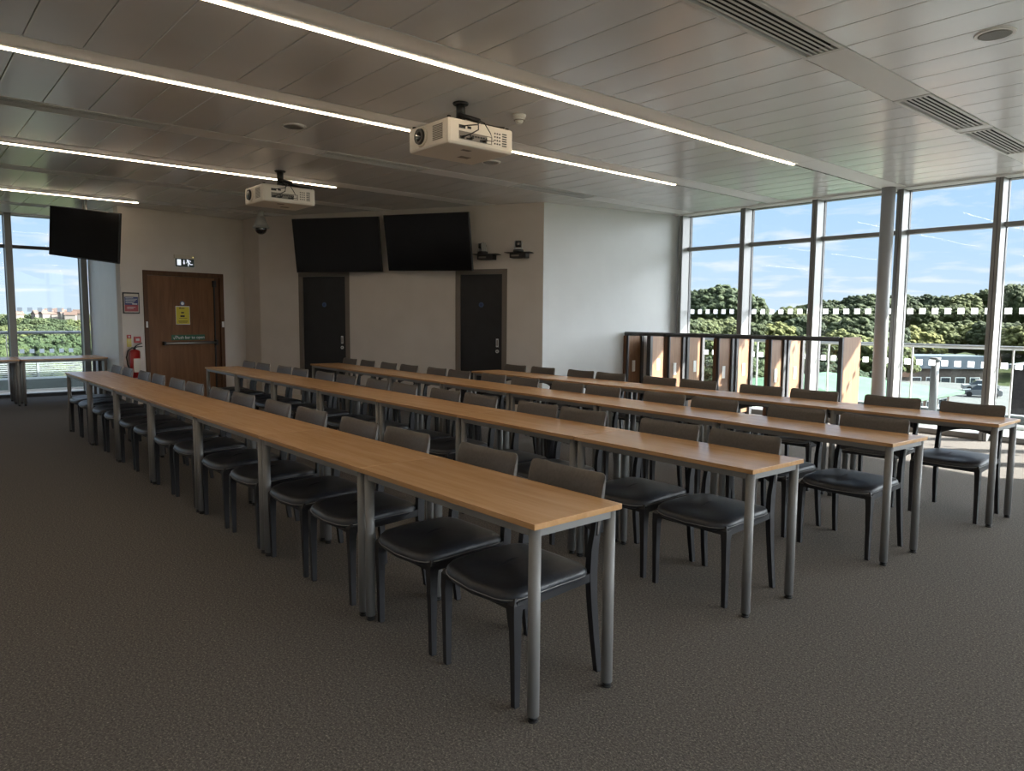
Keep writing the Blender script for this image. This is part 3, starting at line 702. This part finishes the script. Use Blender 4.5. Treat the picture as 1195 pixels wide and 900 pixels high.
k.face([(-.033,y_,-.028),(.008,y_,-.028),(-.0125,y_,-.062)])
k.cyl((.05,y_,.012),(.05,y_+.0025,.012),.014,.014,seg=14)
k.tube([(.055,y_,.0),(.075,y_,-.035)],.011,seg=6).tube([(.072,y_,-.03),(.06,y_,-.055),(.062,y_,-.085)],.007,seg=6).tube([(.075,y_,-.035),(.10,y_,-.055),(.135,y_,-.052)],.007,seg=6).tube([(.058,y_,-.002),(.085,y_,.01),(.105,y_,-.01)],.005,seg=6).tube([(.058,y_,-.002),(.035,y_,-.02),(.03,y_,-.038)],.005,seg=6)
k.build('pictogram',M['exitlit'],t,recalc=False)
MB().cyl((.135,-.055,.065),(.135,-.049,.065),.007,.007,seg=12).build('indicator_lamp',M['ledgreen'],t)
# mini cameras on shelves on the back wall
def minicam(x,z,rz,label,dark):
    sh=wallthing('camera_shelf',mtW,x,z,'thin black bracket shelf holding the '+label,'shelf')
    MB().box((-.20,-.20,0),(.20,-.002,.008)).build('shelf_plate',M['blackplastic'],sh)
    MB().box((-.13,-.16,-.075),(.13,-.002,-.001),bev=.006).build('shelf_box',M['blackplastic'],sh)
    MB().box((-.10,-.163,-.055),(.02,-.159,-.03)).build('shelf_badge',M['grilleg'],sh)
    c=bpy.data.objects.new('conference_camera',None); COL.objects.link(c)
    c.matrix_world=mtW@Matrix.Translation((x-.01 if not dark else x-.06,-.10,z+.0085))@Matrix.Rotation(rz,4,'Z'); tag(c,label+', right of the large screens','camera')
    MB().cyl((0,0,0),(0,0,.04),.085,.075,m=M['blackplastic'],seg=28).build('camera_base',None,c)
    m2=M['detgrey'] if not dark else M['spk']
    MB().box((-.062,-.04,.04),(-.045,.04,.17),bev=.008).box((.045,-.04,.04),(.062,.04,.17),bev=.008).box((-.06,-.04,.04),(.06,.04,.06),bev=.005).build('camera_yoke',m2,c)
    MB().cyl((-.043,0,.125),(.043,0,.125),.05,.05,seg=24).cyl((0,0,.125),(0,-.065,.125),.042,.036,seg=24).build('camera_head',M['blackplastic'],c)
    MB().cyl((0,-.062,.125),(0,-.068,.125),.024,.024,seg=20).build('camera_lens',M['lens'],c)
    return c
minicam(4.335,2.41,-.9,'dark tracking camera turned away',True)
minicam(4.865,2.425,.25,'silver tracking camera facing the tables',False)
# ------------------------------------------------------------------ wooden booths by the right windows
bxs=[-5.866,-5.051,-4.184,-3.371,-2.378]
Y0b=7.38; ZT=1.185
def booth(i):
    xa,xb=bxs[i],bxs[i+1]
    t=empty('wooden_booth',(xa,Y0b,0),label='low wooden booth bay with dark frame, %s'%('against the white wall','second from the white wall','third from the white wall','beside the column, with the sunlit end panel')[i],cat='booth',group='low wooden booths before the right windows')
    def wood(y0,y1,x=0,m='boothwood',nm='side_panel'): MB().box((x-.05,y0,.06),(x,y1,ZT),bev=.002).build(nm,M[m],t)
    wood(.03,.34)
    if i: wood(.54,.85)
    else: wood(.40,.72,.20)
    MB().box((-.052,-.02,0),(-.012,.029,ZT)).build('front_edging',M['boothedge'],t)
    for (y0,y1) in ((.0,.028),(.342,.40),(.455,.515),(.852,.92)):
        ox=.20 if (i==0 and y0>.4) else 0
        if ox: y0-=.14; y1-=.14
        MB().box((-.012 if y0==0 else -.046+ox,y0,0),(.028+ox,y1,ZT),bev=.003).build('post',M['gasket'],t)
    d=xb-xa
    MB().cyl((-.05,.02,ZT+.032),(d-.052,.02,ZT+.032),.03,.03,seg=20).build('top_rail',M['gasket'],t)
    MB().box((-.05,.0,ZT),(.028,.92 if i else .4,ZT+.006)).build('top_cap',M['gasket'],t)
    MB().box((.0,.14,.60),(.008,.21,.78),bev=.002).build('socket_plate',M['socket'],t)
    MB().box((.20 if i==0 else .0,.66-(.14 if i==0 else 0),.62),(.208 if i==0 else .008,.73-(.14 if i==0 else 0),.80),bev=.002).build('socket_plate',M['socket'],t)
    if i==3:
        MB().box((d-.05,.03,.0),(d,.50,ZT+.055),bev=.003).build('end_panel',M['boothwood'],t)
        MB().box((d-.052,-.01,0),(d+.0,.029,ZT+.05),bev=.003).build('end_post',M['gasket'],t)
for i in range(4): booth(i)
# ------------------------------------------------------------------ outside: terraces
tag(MB().box((-9,8.66,-.35),(9,11.2,-.06)).build('ground_terrace',M['deck']),'pale paved roof terrace outside the right windows','terrace',kind='structure')
tag(MB().box((-18.2,-9,-.35),(-13.53,6,-.05)).build('ground_terrace',M['deck']),'pale paved roof terrace outside the left windows','terrace',kind='structure')
tag(MB().box((-9.2,11.0,-.06),(9,11.2,.06)).build('trim_terrace',M['kerb']),'low pale kerb at the edge of the right terrace','kerb',kind='structure')
def balustrade(p,q,label,n,h=1.08,glass='balglass',rm='rail'):
    p=Vector(p); q=Vector(q); L=(q-p).length; a=math.atan2(q.y-p.y,q.x-p.x)
    t=empty('glass_balustrade',(p.x,p.y,-.06),a,label=label,cat='balustrade')
    MB().cyl((0,0,h+.06),(L,0,h+.06),.03,.03,seg=16).build('handrail',M[rm],t)
    for k in range(n):
        x0=L*k/n; x1=L*(k+1)/n
        MB().box((x0+.02,-.006,.04),(x1-.02,.006,h)).build('glass_panel',M[glass],t)
        MB().box((x0-.008,-.02,0),(x0+.008,.02,h+.04)).build('baluster',M['rail'],t)
    MB().box((0,-.03,0),(L,.03,.05)).build('base_channel',M['rail'],t)
balustrade((-8,10.45),(8,10.15),'glass balustrade with a steel handrail on the right terrace',12)
balustrade((-15.1,-8),(-15.1,5.5),'glass balustrade with a dark handrail on the left terrace',10,h=1.10,rm='bluegrey')
tag(MB().box((-15.9,-9,-.05),(-15.3,6,.17)).build('trim_upstand',M['kerb']),'pale blue raised upstand along the left terrace','kerb',kind='structure')
t=empty('louvred_screen',(-17.6,-6,-.05),label='pale slatted screen fence beyond the left terrace edge',cat='fence')
k=MB()
for i in range(9): k.box((-.02,0,.03+.045*i),(.02,9.3,.055+.045*i))
k.build('slats',M['kerb'],t)
for i in range(9): MB().box((-.03,1.15*i,0),(.03,1.15*i+.05,.46)).build('fence_post',M['kerb'],t)
t=empty('terrace_post',(-2.2,9.95,-.06),label='thick pale cylindrical post on the right terrace',cat='post')
MB().cyl((0,0,0),(0,0,.95),.055,.055,seg=24).build('post_shaft',M['kerb'],t); MB().cyl((0,0,.93),(0,0,.985),.07,.07,seg=24).build('post_cap',M['kerb'],t)
# roof canopy over the right windows (throws the shade line on the carpet)
b=MB()
sl=.92
def edgeY(x): return max(8.9,6.12-.15*(x-4.0/sl+.5)+4.0/sl)
xs=[-7.0,9.5]
v=[(xs[0],8.68,H+.12),(xs[1],8.68,H+.12),(xs[1],edgeY(xs[1]),4.0),(xs[0],edgeY(xs[0]),4.0)]
vt=[(x,y,z+.25) for x,y,z in v]
b.face(v); b.face(vt[::-1])
for i in range(4): b.face([v[i],v[(i+1)%4],vt[(i+1)%4],vt[i]])
tag(b.build('roof_canopy',M['ceil_trim']),'white roof overhang above the right terrace','roof',kind='structure')
tag(MB().box((-13.75,YB-.3,H+.22),(6.5,8.7,H+.5)).build('roof_slab',M['kerb']),'flat roof slab over the room','roof',kind='structure')
# ------------------------------------------------------------------ terrain
def terr(x,y):
    dx,dy=x-CAM.x,y-CAM.y; d=math.hypot(dx,dy); az=math.degrees(math.atan2(dy,dx))%360
    def it(l):
        for (a,va),(b_,vb) in zip(l,l[1:]):
            if d<=b_: return va+(vb-va)*(d-a)/(b_-a)
        return l[-1][1]
    rgt=it([(0,-10),(60,-11),(95,-11),(135,-8),(185,-1.5),(230,2.5),(400,4),(900,3)])
    lft=it([(0,-12),(60,-12.5),(100,-13),(160,-13),(250,-11),(330,-7),(420,-5),(900,-5)])
    w=min(1,max(0,(az-140)/20)) 
    if az>260 or az<40: w=.5
    return rgt*(1-w)+lft*w
b=MB(); N=60; R_=900
gr=[]
for i in range(N+1):
    row=[]
    for j in range(N+1):
        fx=(i/N*2-1); fy=(j/N*2-1)
        x=math.copysign(abs(fx)**1.7,fx)*R_; y=math.copysign(abs(fy)**1.7,fy)*R_
        row.append(b.bm.verts.new((x,y,terr(x,y)+.6*noise.noise(Vector((x*.02,y*.02,0))))))
    gr.append(row)
for i in range(N):
    for j in range(N): f=b.bm.faces.new((gr[i][j],gr[i+1][j],gr[i+1][j+1],gr[i][j+1])); f.smooth=True
tag(b.build('ground',M['grass']),'green wooded valley ground outside','ground',kind='structure')
# ------------------------------------------------------------------ trees
def make_tree(seed,leaf,H_=10,R=4.3,nb=420,flat=.62,base=.22):
    rnd=random.Random(seed); t=empty('broadleaf_tree')
    c=MB()
    cz=H_*(.56+base*.4); rz=H_*flat*.62
    for k in range(nb):
        u=rnd.uniform(-.35,1); th=rnd.uniform(0,2*PI); rr=math.sqrt(max(0,1-u*u))
        lump=1+.16*noise.noise(Vector((math.cos(th)*1.6*rr,math.sin(th)*1.6*rr,u*1.6+seed*3)))*2
        f=rnd.uniform(.72,1.0)*lump
        p=Vector((rr*math.cos(th)*R*f,rr*math.sin(th)*R*f,cz+u*rz*f*.72))
        s=rnd.uniform(.3,.68)
        q=bmesh.ops.create_icosphere(c.bm,subdivisions=2,radius=s)
        for v in q['verts']:
            n_=v.co.normalized(); v.co=n_*s*(1+.38*noise.noise(n_*2.3+Vector((k*1.7,seed,0)))+rnd.uniform(-.10,.10))
            v.co.z*=.8; v.co+=p
    q=bmesh.ops.create_icosphere(c.bm,subdivisions=3,radius=1.12)
    for v in q['verts']:
        n_=v.co.normalized(); g=1+.15*noise.noise(n_*2+Vector((seed,0,0)))
        v.co=Vector((n_.x*R*.8*g,n_.y*R*.8*g,cz+n_.z*rz*.60*g))
    for f in c.bm.faces: f.smooth=False
    c.build('crown',leaf,t,recalc=False)
    MB().cyl((0,0,-1.5),(0,0,H_*.6),.32,.18,seg=8).build('trunk',M['bark'],t)
    return t
TR={'mid':[make_tree(1,M['leafmid']),make_tree(2,M['leafmid'],R=4.9)],'dark':[make_tree(3,M['leafdark'],R=4.4,flat=.72),make_tree(4,M['leafdark'],R=5.2,flat=.66)],'bright':[make_tree(5,M['leafbright'],R=4.2)]}
usedt=set()
def put_tree(kind,x,y,top,h,label,group,sx=1,rzv=None):
    src=random.choice(TR[kind])
    if src.name in usedt: o=copy_tree(src)
    else: o=src; usedt.add(src.name)
    k=h/10.6
    o.location=(x,y,top-h); o.scale=(k*sx,k*sx,k); o.rotation_euler=(0,0,random.uniform(0,6.28) if rzv is None else rzv)
    tag(o,label,'tree',group)
def dirU(u): # world azimuth for an image column
    return yaw-math.atan((u-597.5)/F)
def skyR(u):
    pts=[(780,345),(900,352),(930,354),(960,347),(985,342),(1040,340),(1100,339),(1140,338),(1160,330),(1195,326),(1300,322)]
    for (a,va),(b_,vb) in zip(pts,pts[1:]):
        if u<=b_: return va+(vb-va)*max(0,(u-a))/(b_-a)
    return pts[-1][1]
def ztop(u,v,d): return CAM.z+d*(374-v)/F
gR='trees in the wood beyond the right-hand windows'; gL='trees in the wood beyond the left-hand windows'
rnd=random.Random(11)
# far skyline wood on the rising ground
def place(u,d,v,h,kind,lab,grp,sx=1):
    a=dirU(u); cosf=math.cos(a-yaw); D=d/cosf; x=CAM.x+D*math.cos(a); y=CAM.y+D*math.sin(a)
    vv=v+ (0 if grp==gR else -7)
    put_tree(kind,x,y,CAM.z+d*(374-v+(0 if grp==gR else -7))/F,h,lab,grp,sx)
u=918
while u<1290:
    place(u,rnd.uniform(190,215),skyR(u)+rnd.uniform(-1.5,3),rnd.uniform(9,11),rnd.choice(['dark','mid','dark']),'tree on the far skyline of the wood beyond the right-hand windows',gR); u+=rnd.uniform(15,21)
u=790
while u<1290:
    place(u,rnd.uniform(150,172),max(352,skyR(u)+10)+rnd.uniform(-2,3)+(8 if u<960 else 0),rnd.uniform(9,11),rnd.choice(['dark','mid','mid']),'tree on the far slope of the wood beyond the right-hand windows',gR); u+=rnd.uniform(20,27)
u=785
while u<1290:
    if 1045<u<1165: u=1166
    place(u,rnd.uniform(112,125),rnd.uniform(362,371),rnd.uniform(9.5,11.5),rnd.choice(['mid','bright','mid','dark']),'tree in the middle of the wood beyond the right-hand windows',gR); u+=rnd.uniform(26,34)
u=780
while u<1300:
    if u<1060: place(u,rnd.uniform(86,96),rnd.uniform(376,384),rnd.uniform(9.5,11.5),rnd.choice(['mid','mid','bright']),'tree in the nearer part of the wood beyond the right-hand windows',gR)
    else: place(u,rnd.uniform(128,134),rnd.uniform(364,374),rnd.uniform(10,11.5),rnd.choice(['mid','bright','bright']),'tree in the nearer part of the wood beyond the right-hand windows',gR)
    u+=rnd.uniform(36,44) if u<1060 else rnd.uniform(23,28)
u=775
while u<1020:
    place(u,rnd.uniform(62,70),rnd.uniform(400,410),rnd.uniform(9,11),rnd.choice(['mid','dark','mid']),'tree nearest the terrace in the wood beyond the right-hand windows',gR); u+=rnd.uniform(46,56)
# domed parkland trees at left of the right-hand view
for u_,d,v,h,sx,lab in ((806,150,329,13,.8,'dark tree at the left edge of the right-hand view'),(839,150,321,15,1.05,'tallest dark domed tree seen through the first right-hand pane'),(873,150,332,13,.6,'dark domed tree seen behind the first right-hand mullion')):
    put=place(u_,d,v,h,'dark',lab,'dark domed trees on the right-hand skyline',sx)
place(1176,150,321,15,'mid','tall tree rising highest at the right edge','tall trees at the right edge',.62)
place(1212,148,318,15,'mid','tall tree just past the right edge','tall trees at the right edge',.7)
# left valley wood: lines at growing distance
for d,v0,h,step in ((60,414,11,68),(82,404,11,50),(110,396,11,38),(145,389,11,29),(190,382,10,23),(250,376,10,17),(325,369.5,9,13),(400,364.5,9,11)):
    u=-60+rnd.uniform(0,step*.6)
    while u<135:
        place(u,d*rnd.uniform(.95,1.06),v0+7-7+rnd.uniform(-2,2)*(1 if d<200 else .5),h*rnd.uniform(.9,1.1),rnd.choice(['mid','dark','dark']),('tree in the nearer wood beyond the left-hand windows' if d<120 else 'tree in the distant wood beyond the left-hand windows'),gL); u+=step*rnd.uniform(.8,1.15)
for src in [s for l in TR.values() for s in l]:
    if src.name not in usedt:
        for ch in list(src.children): bpy.data.objects.remove(ch)
        bpy.data.objects.remove(src)
# ------------------------------------------------------------------ buildings
def quad(b,pts,m): b.face(pts,m)
# green roofed block (hipped roof), long axis along y
t=empty('green_roofed_building',(-15.9,39,-7.5),label='low brick building with a pale green hipped roof beyond the terrace',cat='building')
def LB(x0,x1,y0,y1,zb,ze,zr,t,mw,mr,over=.7,win=True,ins=4.0):
    MB().box((x0,y0,zb),(x1,y1,ze)).build('brick_walls',mw,t)
    b=MB(); a=[(x0-over,y0-over,ze),(x1+over,y0-over,ze),(x1+over,y1+over,ze),(x0-over,y1+over,ze)]
    cx=(x0+x1)/2; r=[(cx,y0+ins,zr),(cx,y1-ins,zr)]
    if (x1-x0)>(y1-y0):
        cy=(y0+y1)/2; r=[(x0+ins,cy,zr),(x1-ins,cy,zr)]
        b.face([a[0],a[1],r[1],r[0]]).face([a[1],a[2],r[1]]).face([a[2],a[3],r[0],r[1]]).face([a[3],a[0],r[0]])
    else: b.face([a[0],a[1],r[0]]).face([a[1],a[2],r[1],r[0]]).face([a[2],a[3],r[1]]).face([a[3],a[0],r[0],r[1]])
    b.face(a[::-1])
    b.box((x0-over,y0-over,ze-.18),(x1+over,y1+over,ze))
    b.build('roof',mr,t)
LB(-13,0,0,13.5,-1,4.3,5.35,t,M['brick'],M['copper'])
for k in range(6):
    y=1.2+k*2.05
    f=MB().box((0,y,2.6),(.06,y+1.5,3.9)).build('window_frame',M['signwhite'],t)
    MB().box((.05,y+.08,2.68),(.075,y+.71,3.82)).box((.05,y+.79,2.68),(.075,y+1.42,3.82)).build('window_pane',M['winglass'],f)
for k in range(6):
    x=-12.4+k*2.1
    f=MB().box((x,-.06,2.6),(x+1.5,0,3.9)).build('window_frame',M['signwhite'],t)
    MB().box((x+.08,-.075,2.68),(x+.71,-.05,3.82)).box((x+.79,-.075,2.68),(x+1.42,-.05,3.82)).build('window_pane',M['winglass'],f)
t=empty('brick_block',(-16.5,71,-10.5),label='dark brick block at the right edge beyond the terrace',cat='building')
MB().box((-.8,0,-1),(9,8,8.0)).build('walls',M['brickdark'],t); MB().box((-1.1,-.3,8.0),(9.3,8.3,8.35)).build('parapet',M['kerb'],t)
for k in range(3):
    f=MB().box((.6+k*2.6,-.06,4.6),(2.2+k*2.6,0,6.2)).build('window_frame',M['signwhite'],t); MB().box((.7+k*2.6,-.08,4.7),(2.1+k*2.6,-.05,6.1)).build('window_pane',M['winglass'],f)
t=empty('long_brick_building',(-46,112,-12),math.radians(48),label='long flat brick and grey clad building behind the green roof',cat='building')
MB().box((0,0,-1),(17,6,6.3)).build('brick_walls',M['brickdark'],t)
MB().box((-.3,-.4,6.3),(17.3,6.3,8.2)).build('clad_storey',M['bluegrey'],t)
MB().box((2,-.6,5),(5.2,6.1,9.6)).build('stair_tower',M['brick'],t)
for k in range(5):
    x=5.8+k*2.2
    f=MB().box((x,-.06,3.2),(x+1.5,0,5.0)).build('window_frame',M['signwhite'],t); MB().box((x+.1,-.08,3.3),(x+1.4,-.05,4.9)).build('window_pane',M['winglass'],f)
tag(MB().prism([(-15,33),(8,33),(12,118),(-44,118),(-30,76),(-25,55)],-12,-7.6).build('ground_yard',M['asphalt']),'grey tarmac yard around the green roofed building','ground',kind='structure')
def car(x,y,rz,m,label):
    t=empty('parked_car',(x,y,-7.6),rz,label=label,cat='car')
    sec=[(-2.05,.35,.62,.80),(-1.95,.25,.78,.84),(-1.2,.2,.86,.88),(.9,.2,.92,.88),(1.9,.22,.92,.86),(2.05,.35,.8,.8)]
    MB().loft([[(x_,-w,z0),(x_,w,z0),(x_,w,z1),(x_,-w,z1)] for x_,z0,z1,w in sec],smooth=False).build('car_body',m,t)
    MB().loft([[(-1.15,-.8,.86),(-1.15,.8,.86),(1.75,.8,.9),(1.75,-.8,.9)],[(-.5,-.62,1.42),(-.5,.62,1.42),(1.3,.62,1.42),(1.3,-.62,1.42)]],smooth=False).build('car_windows',M['winglass'],t)
    MB().box((-.5,-.62,1.42),(1.3,.62,1.46)).build('car_roof',m,t)
    for wx in (-1.3,1.3):
        for sy in (-1,1): MB().cyl((wx,sy*.72,.32),(wx,sy*.9,.32),.32,.32,seg=16).build('wheel',M['blackplastic'],t)
car(-27.4,98.5,.3,M['carsilver'],'silver car parked beyond the green roof, nearer of two')
car(-30.0,106.5,.45,M['carwhite'],'white car parked beyond the green roof, farther of two')
# far houses on the left skyline
hr=random.Random(5)
for k,(u,v_) in enumerate(((22,363),(46,362),(54,361.5),(61,360),(66,362),(71,359.5),(77,361),(84,362.5),(92,361),(-8,362))):
    a=dirU(u); d=345+hr.uniform(0,10); D=d/math.cos(a-yaw); x=CAM.x+D*math.cos(a); y=CAM.y+D*math.sin(a)
    zt=CAM.z+d*(367-v_)/F; w=hr.uniform(2.2,3.4)
    t=empty('far_house',(x,y,zt-9),hr.uniform(-.5,.5),label='tiny pale house with a brown roof on the left skyline',cat='house',group='houses on the left skyline')
    MB().box((-w/2,-w*.7,0),(w/2,w*.7,7)).build('walls',M['render_wall'],t)
    MB().loft([[(-w/2-.3,-w*.7-.3,7),(w/2+.3,-w*.7-.3,7),(0,-w*.7-.3,9)],[(-w/2-.3,w*.7+.3,7),(w/2+.3,w*.7+.3,7),(0,w*.7+.3,9)]],smooth=False).build('roof',M['tile'],t)
# ------------------------------------------------------------------ sky and sun
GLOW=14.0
W=bpy.data.worlds.new('sky'); S.world=W; W.use_nodes=True; nt=W.node_tree; nt.nodes.clear()
def wn_(t,**k):
    n=nt.nodes.new(t)
    for a,v in k.items(): setattr(n,a,v)
    return n
out=wn_('ShaderNodeOutputWorld'); bg=wn_('ShaderNodeBackground'); tc=wn_('ShaderNodeTexCoord'); sp=wn_('ShaderNodeSeparateXYZ')
nt.links.new(tc.outputs['Generated'],sp.inputs[0])
rp=wn_('ShaderNodeValToRGB'); e=rp.color_ramp.elements
e[0].position=0.0; e[0].color=(.62,.76,.90,1); e[1].position=1.0; e[1].color=(.75,.90,1.2,1)
q=e.new(.08); q.color=(.50,.70,.92,1); q=e.new(.22); q.color=(.36,.60,.92,1); q=e.new(.42); q.color=(1.0,1.15,1.4,1)
nt.links.new(sp.outputs['Z'],rp.inputs['Fac'])
# clouds: project direction on a high plane
mxz=wn_('ShaderNodeMath',operation='MAXIMUM'); mxz.inputs[1].default_value=.02
ad=wn_('ShaderNodeMath',operation='ADD'); ad.inputs[1].default_value=.10
nt.links.new(sp.outputs['Z'],mxz.inputs[0]); nt.links.new(mxz.outputs[0],ad.inputs[0])
dx=wn_('ShaderNodeMath',operation='DIVIDE'); dy=wn_('ShaderNodeMath',operation='DIVIDE')
nt.links.new(sp.outputs['X'],dx.inputs[0]); nt.links.new(ad.outputs[0],dx.inputs[1]); nt.links.new(sp.outputs['Y'],dy.inputs[0]); nt.links.new(ad.outputs[0],dy.inputs[1])
cb_=wn_('ShaderNodeCombineXYZ'); nt.links.new(dx.outputs[0],cb_.inputs[0]); nt.links.new(dy.outputs[0],cb_.inputs[1])
no=wn_('ShaderNodeTexNoise'); no.inputs['Scale'].default_value=1.9; no.inputs['Detail'].default_value=7; no.inputs['Roughness'].default_value=.55; no.inputs['Distortion'].default_value=.35
nt.links.new(cb_.outputs[0],no.inputs['Vector'])
r2=wn_('ShaderNodeValToRGB'); e=r2.color_ramp.elements; e[0].position=.50; e[0].color=(0,0,0,1); e[1].position=.66; e[1].color=(1,1,1,1)
nt.links.new(no.outputs['Fac'],r2.inputs['Fac'])
ml=wn_('ShaderNodeMath',operation='MULTIPLY'); ml.inputs[1].default_value=.72; nt.links.new(r2.outputs['Color'],ml.inputs[0])
mix=wn_('ShaderNodeMix',data_type='RGBA'); nt.links.new(ml.outputs[0],mix.inputs['Factor']); nt.links.new(rp.outputs['Color'],mix.inputs[6]); mix.inputs[7].default_value=(.86,.90,.96,1)
nt.links.new(mix.outputs[2],bg.inputs['Color']); bg.inputs['Strength'].default_value=.78
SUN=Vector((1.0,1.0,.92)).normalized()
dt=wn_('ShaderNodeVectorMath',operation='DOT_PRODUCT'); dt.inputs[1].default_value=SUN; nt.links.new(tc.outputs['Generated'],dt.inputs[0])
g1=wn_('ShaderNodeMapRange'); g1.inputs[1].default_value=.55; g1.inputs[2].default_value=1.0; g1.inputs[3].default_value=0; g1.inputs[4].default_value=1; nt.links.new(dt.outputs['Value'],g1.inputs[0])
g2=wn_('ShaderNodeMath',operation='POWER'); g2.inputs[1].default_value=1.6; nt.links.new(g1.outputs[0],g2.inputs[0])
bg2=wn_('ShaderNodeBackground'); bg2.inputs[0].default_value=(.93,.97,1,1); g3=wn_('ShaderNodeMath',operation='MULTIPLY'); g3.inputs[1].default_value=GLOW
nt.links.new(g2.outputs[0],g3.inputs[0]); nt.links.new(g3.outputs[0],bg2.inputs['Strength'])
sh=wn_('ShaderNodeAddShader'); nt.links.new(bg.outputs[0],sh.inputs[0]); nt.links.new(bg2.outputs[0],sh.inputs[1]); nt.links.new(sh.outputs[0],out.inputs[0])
sun=bpy.data.lights.new('sun','SUN'); so=bpy.data.objects.new('sun',sun); COL.objects.link(so)
sd=Vector((1.0,1.0,.92)).normalized(); so.rotation_euler=sd.to_track_quat('Z','Y').to_euler(); sun.energy=19.0; sun.angle=math.radians(.53); sun.color=(1,.95,.86)
# ------------------------------------------------------------------ view
vs=S.view_settings; vs.view_transform='Standard'; vs.look='None'; vs.gamma=1; vs.use_curve_mapping=False; vs.exposure=0.6
S.cycles.use_denoising=True
S.cycles.max_bounces=10; S.cycles.diffuse_bounces=6; S.cycles.glossy_bounces=4; S.cycles.transparent_max_bounces=16
S.cycles.sample_clamp_indirect=8
S.cycles.caustics_reflective=False; S.cycles.caustics_refractive=False
